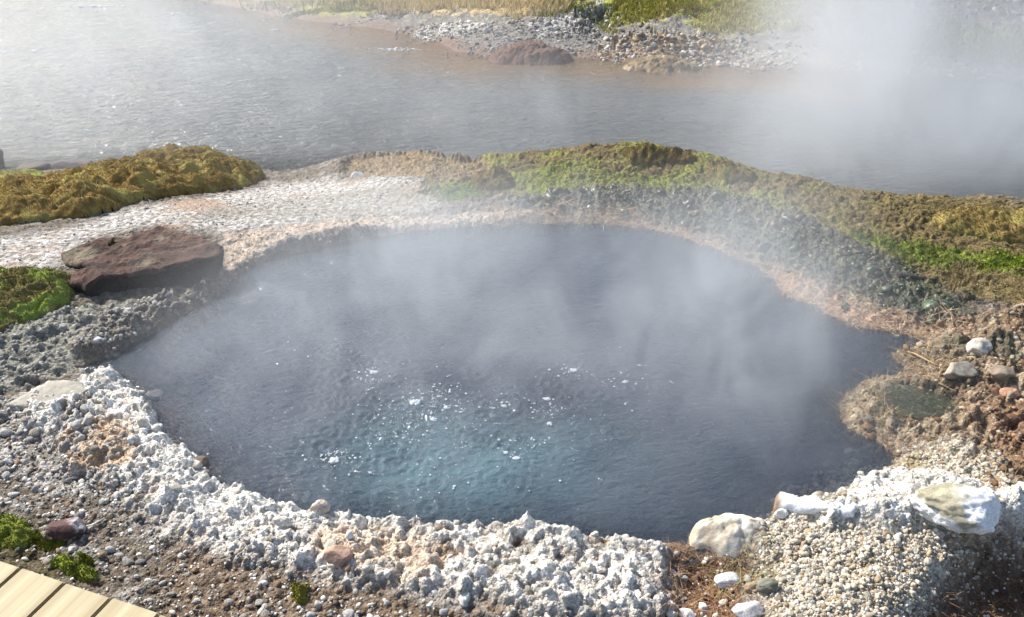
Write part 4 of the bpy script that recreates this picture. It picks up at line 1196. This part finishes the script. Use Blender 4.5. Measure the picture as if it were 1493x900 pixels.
MAT_POOL = water_mat('pool_water', None, True, .06, [(17, .7, .018, (1, 1.9, 1), .9), (52, .7, .007, (1, 1.7, 1), 1.0)])
MAT_RIVER = water_mat('river_water', None, True, .09, [(6, .8, .06, (1, 2.0, 1), 1.0), (17, .8, .022, (1, 1.6, 1), 1.2)])
xs = np.arange(POOL[:, 0].min() - .2, POOL[:, 0].max() + .2, .0095); ys = np.arange(POOL[:, 1].min() - .15, POOL[:, 1].max() + .15, .0095)
X, Y = np.meshgrid(xs, ys)
boil = [at(600, 610), at(640, 585), at(545, 545), at(800, 600), at(830, 545), at(490, 670), at(735, 590), at(640, 690), at(910, 560), at(760, 655)]
bo = sum(np.exp(-((X - q[0]) ** 2 + (Y - q[1]) ** 2) / (2 * s * s)) for q, s in zip(boil, (.2, .14, .12, .12, .1, .12, .12, .2, .12, .15)))
bo = np.clip(bo, 0, 1.3)
rip = .0042 * fbm(X * 9, Y * 14, 31, 3) + .0024 * (1 - 2 * np.abs(fbm(X * 22 + .5 * fbm(X * 6, Y * 6, 38, 2), Y * 30, 35, 3)))
r = R(23)
for _ in range(120):                                    # boil domes sending out rings
    q = boil[r.randint(0, len(boil))]; x_, y_ = q[0] + r.normal(0, .17), q[1] + r.normal(0, .13)
    lam, ext, am = r.uniform(.022, .05), r.uniform(.03, .10), r.uniform(.0018, .0055)
    sel = (np.abs(X - x_) < 3 * ext) & (np.abs(Y - y_) < 3 * ext)
    dx_, dy_ = X[sel] - x_, Y[sel] - y_
    rr = np.hypot(dx_, dy_) * (1 + .25 * vnoise(dx_ * 14 + _, dy_ * 14, 3))
    rip[sel] += am * np.exp(-(rr / ext) ** 2) * np.cos(rr * 2 * np.pi / lam)
rip += bo * (.006 * fbm(X * 16 + .8 * fbm(X * 7, Y * 7, 47, 2), Y * 22, 41, 4))
tq = .62 * np.exp(-(((X - at(640, 690)[0]) / .42) ** 2 + ((Y - at(640, 690)[1]) / .24) ** 2)) + .35 * np.exp(-(((X - at(790, 660)[0]) / .32) ** 2 + ((Y - at(790, 660)[1]) / .22) ** 2)) + .3 * np.exp(-(((X - at(600, 620)[0]) / .3) ** 2 + ((Y - at(600, 620)[1]) / .2) ** 2))
tq = np.clip(tq * (1 + .9 * fbm(X * 4, Y * 4, 51, 4)), 0, 1)
wc = lerp(lerp(c(.020, .029, .050), c(.036, .051, .072), np.clip(.5 + fbm(X * 3, Y * 3, 55, 3), 0, 1)), c(.07, .14, .165), tq)
dpt = np.clip(-height(X, Y), 0, 2)
alpha = np.clip(.35 + .65 * (1 - np.exp(-dpt * 14)), 0, 1)
inp = (ground_of(DP, X.ravel(), Y.ravel()) < .10)
F = grid_faces(len(xs), len(ys)); F = F[inp[F].all(1)]
used = np.zeros(X.size, bool); used[F] = True; idx = np.cumsum(used) - 1
link('pool_water', mesh_from('pool_water', np.stack([X.ravel(), Y.ravel(), rip.ravel()], 1)[used], idx[F], MAT_POOL, wc.reshape(-1, 3)[used], alpha.ravel()[used]), kind='structure')

xs = axis([(-120, -12, 6), (-12, -7, .2), (-7, 7, .05), (7, 12, .2), (12, 120, 6)]); ys = axis([(5.35, 11, .05), (11, 20, .1), (20, 60, 2), (60, 150, 10)])
X, Y = np.meshgrid(xs, ys)
rz = RIVER_Z + .010 * fbm(X * 2.2, Y * 4.0, 61, 3) + .004 * fbm(X * 9, Y * 14, 65, 2)
_, df = far_h(X, Y)
sh_ = sstep(-1.5, -.1, df + .5 * fbm(X * 1.2, Y * 2, 71, 3)) * sstep(-4.6, -2.2, X) * sstep(5.5, 3.0, X)
wc = lerp(lerp(c(.075, .084, .088), c(.11, .115, .112), np.clip(.5 + fbm(X * .8, Y * 1.6, 73, 3), 0, 1)), c(.20, .125, .055), sh_)
dpt = np.clip(rz - height(X, Y), 0, 2)
alpha = np.clip(.3 + .7 * (1 - np.exp(-dpt * 6)), 0, 1)
link('river', mesh_from('river', np.stack([X.ravel(), Y.ravel(), rz.ravel()], 1), grid_faces(len(xs), len(ys)), MAT_RIVER, wc.reshape(-1, 3), alpha), kind='structure')

# puddle on the right bank
pud = smooth_closed(hit(np.array([(1285, 572), (1330, 565), (1380, 582), (1398, 600), (1340, 614), (1290, 602)], float)), 5)
pz = .027
V = np.vstack([[pud[:, 0].mean(), pud[:, 1].mean(), pz], np.column_stack([pud, np.full(len(pud), pz)])])
F = np.array([[0, 1 + k, 1 + (k + 1) % len(pud)] for k in range(len(pud))])
link('puddle', mesh_from('puddle', V, F, MAT_POOL, np.tile([.06, .07, .045], (len(V), 1)), np.full(len(V), .6)), kind='structure')

# bubbles and foam on the boiling water
m, nt, out = new_mat('foam')
bs = nt.nodes.new('ShaderNodeBsdfPrincipled'); bs.inputs['Base Color'].default_value = (.66, .71, .74, 1); bs.inputs['Roughness'].default_value = .15; bs.inputs['Alpha'].default_value = .72
nt.links.new(bs.outputs[0], out.inputs[0]); MAT_FOAM = m
r = R(15)
DOME = [rock(2, 900 + k, 0, .3, .12) for k in range(8)]
fp = []
for q, w, n in zip(boil, (.13, .09, .06, .05, .05, .045, .06, .08, .06, .06), (240, 160, 60, 60, 40, 80, 60, 25, 35, 40)):
    fp.append(np.column_stack([r.normal(q[0], w, n), r.normal(q[1], w * .8, n)]))
fp.append(scatter(pxpoly([(380, 500), (900, 480), (960, 620), (800, 720), (520, 740), (360, 680)]), 90, r, avoid_pool=False))
for _ in range(18):                                     # froth strung out in curling threads
    q = boil[r.randint(0, len(boil))]; x_, y_ = q[0] + r.normal(0, .16), q[1] + r.normal(0, .12); a__ = r.rand() * 6.28; wl_ = []
    for _k in range(r.randint(3, 7)):
        a__ += r.normal(0, .5); x_ += .009 * math.cos(a__); y_ += .006 * math.sin(a__); wl_.append((x_, y_))
    fp.append(np.array(wl_))
fp = np.vstack(fp); fs = sizes(r, len(fp), .0014, .0060, 2.5)
V, F, C_ = merge_stones(np.column_stack([fp, .006 + 0 * fs]), fs * np.array(1.0), np.ones((len(fp), 3)), DOME, 16)
V[:, 2] = .006 + (V[:, 2] - .006) * .55
link('foam', mesh_from('foam', V, F, MAT_FOAM), kind='stuff')
BUB = [(605, 587, .026, 'largest white froth burst near the middle of the pool'), (488, 672, .024, 'white froth burst nearest the left near rim of the pool'),
       (837, 540, .018, 'white froth burst farthest back right in the pool'), (797, 582, .017, 'white froth burst just right of the pool middle'),
       (802, 618, .015, 'white froth burst below another one right of the pool middle'), (735, 592, .014, 'faint froth burst between the largest one and the right ones'),
       (752, 668, .015, 'small froth cluster nearest the near rim right of the turquoise water patch'), (737, 660, .012, 'tiny froth dot left of the froth cluster nearest the near rim'),
       (545, 543, .020, 'broad froth ring farthest back left in the pool'), (912, 557, .014, 'thin froth streak furthest right in the pool'), (652, 594, .016, 'froth burst just right of the largest one'),
       (632, 612, .016, 'froth burst in front of the largest one')]
for k, (u, v, s, lab) in enumerate(BUB):
    q = at(u, v, 0.004); nb_ = 34; s *= 1.25
    pp_ = np.column_stack([r.uniform(-.55, .55, nb_) * s, r.uniform(-.4, .4, nb_) * s, np.zeros(nb_)]); pp_[0] = 0
    ss = np.full(nb_, s * .20) * r.uniform(.7, 1.4, nb_); ss[0] = s * .34
    V, F, _ = merge_stones(pp_, ss, np.ones((nb_, 3)), DOME, 30 + k)
    o = link('froth_burst', mesh_from('froth_burst', V, F, MAT_FOAM), None, lab, 'froth', 'froth bursts on the boiling pool'); o.location = q
rf = []
for (u, v, w, n) in ((575, 72, .5, 70), (400, 43, .15, 14), (140, 9, .5, 50), (265, 20, .3, 12), (655, 105, .1, 4)):
    q = at(u, v, RIVER_Z); rf.append(np.column_stack([r.normal(q[0], w * .35, n), r.normal(q[1], .03, n)]))
rf = np.vstack(rf); fs = sizes(r, len(rf), .006, .022, 2.2)
V, F, _ = merge_stones(np.column_stack([rf, np.full(len(rf), RIVER_Z + .003)]), fs, np.ones((len(rf), 3)), DOME, 17)
V[:, 2] = RIVER_Z + (V[:, 2] - RIVER_Z) * .5
link('river_foam', mesh_from('river_foam', V * 1.0, F, MAT_FOAM), kind='stuff')


# ------------------------------------------------------------------ steam
def steam(name, lo, hi, blobs, scale, lo_n, hi_n, dens, zfall, seed, stretch=(1, 1, .55), base=.0, detail=3.0, step=1.4, aniso=.35):
    """closed box of drifting steam: noise times soft clouds at (x, y, z, rx, ry, rz, weight), fading with height"""
    m, nt, out = new_mat(name); L = nt.links.new
    pos = nt.nodes.new('ShaderNodeNewGeometry').outputs['Position']
    mp = nt.nodes.new('ShaderNodeMapping'); mp.inputs['Scale'].default_value = stretch; mp.inputs['Location'].default_value = (seed * 3.1, seed * 1.7, seed)
    L(pos, mp.inputs['Vector'])
    nz = noise_node(nt, scale, detail, .6, 1.1, mp.outputs[0])
    k = map_range(nt, nz.outputs['Fac'], lo_n, hi_n, base, 1.0, True)
    tot = None
    for (x, y, z, rx, ry, rz_, wgt) in blobs:
        s = nt.nodes.new('ShaderNodeVectorMath'); s.operation = 'SUBTRACT'; L(pos, s.inputs[0]); s.inputs[1].default_value = (x, y, z)
        d = nt.nodes.new('ShaderNodeVectorMath'); d.operation = 'DIVIDE'; L(s.outputs[0], d.inputs[0]); d.inputs[1].default_value = (rx, ry, rz_)
        ln = nt.nodes.new('ShaderNodeVectorMath'); ln.operation = 'LENGTH'; L(d.outputs[0], ln.inputs[0])
        g = map_range(nt, ln.outputs['Value'], 0, 1, wgt, 0, True)
        tot = g if tot is None else math_node(nt, 'ADD', tot, g)
    dn = math_node(nt, 'MULTIPLY', math_node(nt, 'MULTIPLY', k, tot), dens)
    pv = nt.nodes.new('ShaderNodeVolumePrincipled')
    pv.inputs['Color'].default_value = (.93, .965, 1, 1); pv.inputs['Anisotropy'].default_value = aniso
    L(dn, pv.inputs['Density'])
    L(pv.outputs[0], out.inputs['Volume'])
    m.volume_intersection_method = 'FAST' if hasattr(m, 'volume_intersection_method') else None
    bm = bmesh.new(); bmesh.ops.create_cube(bm, size=1)
    for v in bm.verts:
        v.co = Vector([lo[i] + (v.co[i] + .5) * (hi[i] - lo[i]) for i in range(3)])
    me_ = bpy.data.meshes.new(name); bm.to_mesh(me_); bm.free(); me_.materials.append(m)
    o_ = link(name, me_, kind='stuff')
    try:
        m.cycles.volume_step_rate = step
    except Exception:
        pass
    return o_


steam('pool_steam', (-2.4, 2.1, .02), (2.5, 5.56, 1.3),
      [(.1, 3.55, .0, 2.4, 2.0, .8, .85), (1.0, 3.3, .1, .72, 1.0, 1.1, 1.0), (-.5, 4.1, .0, 1.1, .7, 1.0, .7), (1.6, 4.6, .25, .7, .7, .9, .28), (-1.2, 3.7, .0, .7, .9, .5, .35)],
      2.3, .34, .72, 1.45, 0, 2, base=.22, detail=3, stretch=(1, 1, .7))
# the river's steam and mist in one box, clear of the pool's
steam('river_steam', (-10, 5.62, -.43), (8.9, 18, 3.8),
      [(4.2, 7.7, -.1, 3.6, 2.05, 1.5, 1.15), (3.4, 6.7, -.3, 2.8, 1.05, .9, 1.0), (3.7, 10.4, .9, 1.5, 2.6, 3.4, .95), (.4, 7.6, -.3, 3.2, 1.9, .9, .25), (-4.0, 9.0, -.3, 5.8, 6.0, 1.9, .17)],
      .9, .32, .70, 1.1, 0, 5, base=.26, detail=3, step=.7)

# ------------------------------------------------------------------ light, sky, camera
S = Vector((math.sin(rad(SUN_AZ)) * math.cos(rad(SUN_EL)), math.cos(rad(SUN_AZ)) * math.cos(rad(SUN_EL)), math.sin(rad(SUN_EL))))
sun = bpy.data.lights.new('sun', 'SUN'); sun.energy = 4.4; sun.angle = rad(.5); sun.color = (1, .952, .87)
so = bpy.data.objects.new('sun', sun); COL.objects.link(so); so.rotation_euler = S.to_track_quat('Z', 'Y').to_euler(); so.location = S * 30
w = bpy.data.worlds.new('World'); SC.world = w; w.use_nodes = True
nt = w.node_tree; bg = nt.nodes['Background']; bg.inputs['Strength'].default_value = .11
sk = nt.nodes.new('ShaderNodeTexSky'); sk.sky_type = 'NISHITA'; sk.sun_disc = False
sk.sun_elevation = rad(SUN_EL); sk.sun_rotation = rad(SUN_AZ); sk.air_density = 1.0; sk.dust_density = 1.6; sk.ozone_density = 1.0
nt.links.new(sk.outputs[0], bg.inputs['Color'])
cam = bpy.data.cameras.new('camera'); co = bpy.data.objects.new('camera', cam); COL.objects.link(co)
co.location = (0, 0, CAM_H); co.rotation_euler = (rad(90 - PITCH), 0, 0)
cam.sensor_width = 36; cam.lens = 36 * FPX / 1493; cam.clip_start = .05; cam.clip_end = 600
SC.camera = co
vs = SC.view_settings; vs.view_transform = 'Standard'; vs.look = 'None'; vs.gamma = 1; vs.use_curve_mapping = False; vs.exposure = .80
cy = SC.cycles
cy.use_denoising = True; cy.use_adaptive_sampling = True; cy.adaptive_threshold = .04
try:
    cy.denoiser = 'OPENIMAGEDENOISE'
except Exception:
    pass
cy.max_bounces = 6; cy.diffuse_bounces = 2; cy.glossy_bounces = 2; cy.transmission_bounces = 2; cy.transparent_max_bounces = 8; cy.volume_bounces = 1
cy.volume_step_rate = 1.0; cy.volume_max_steps = 96
cy.sample_clamp_indirect = 6
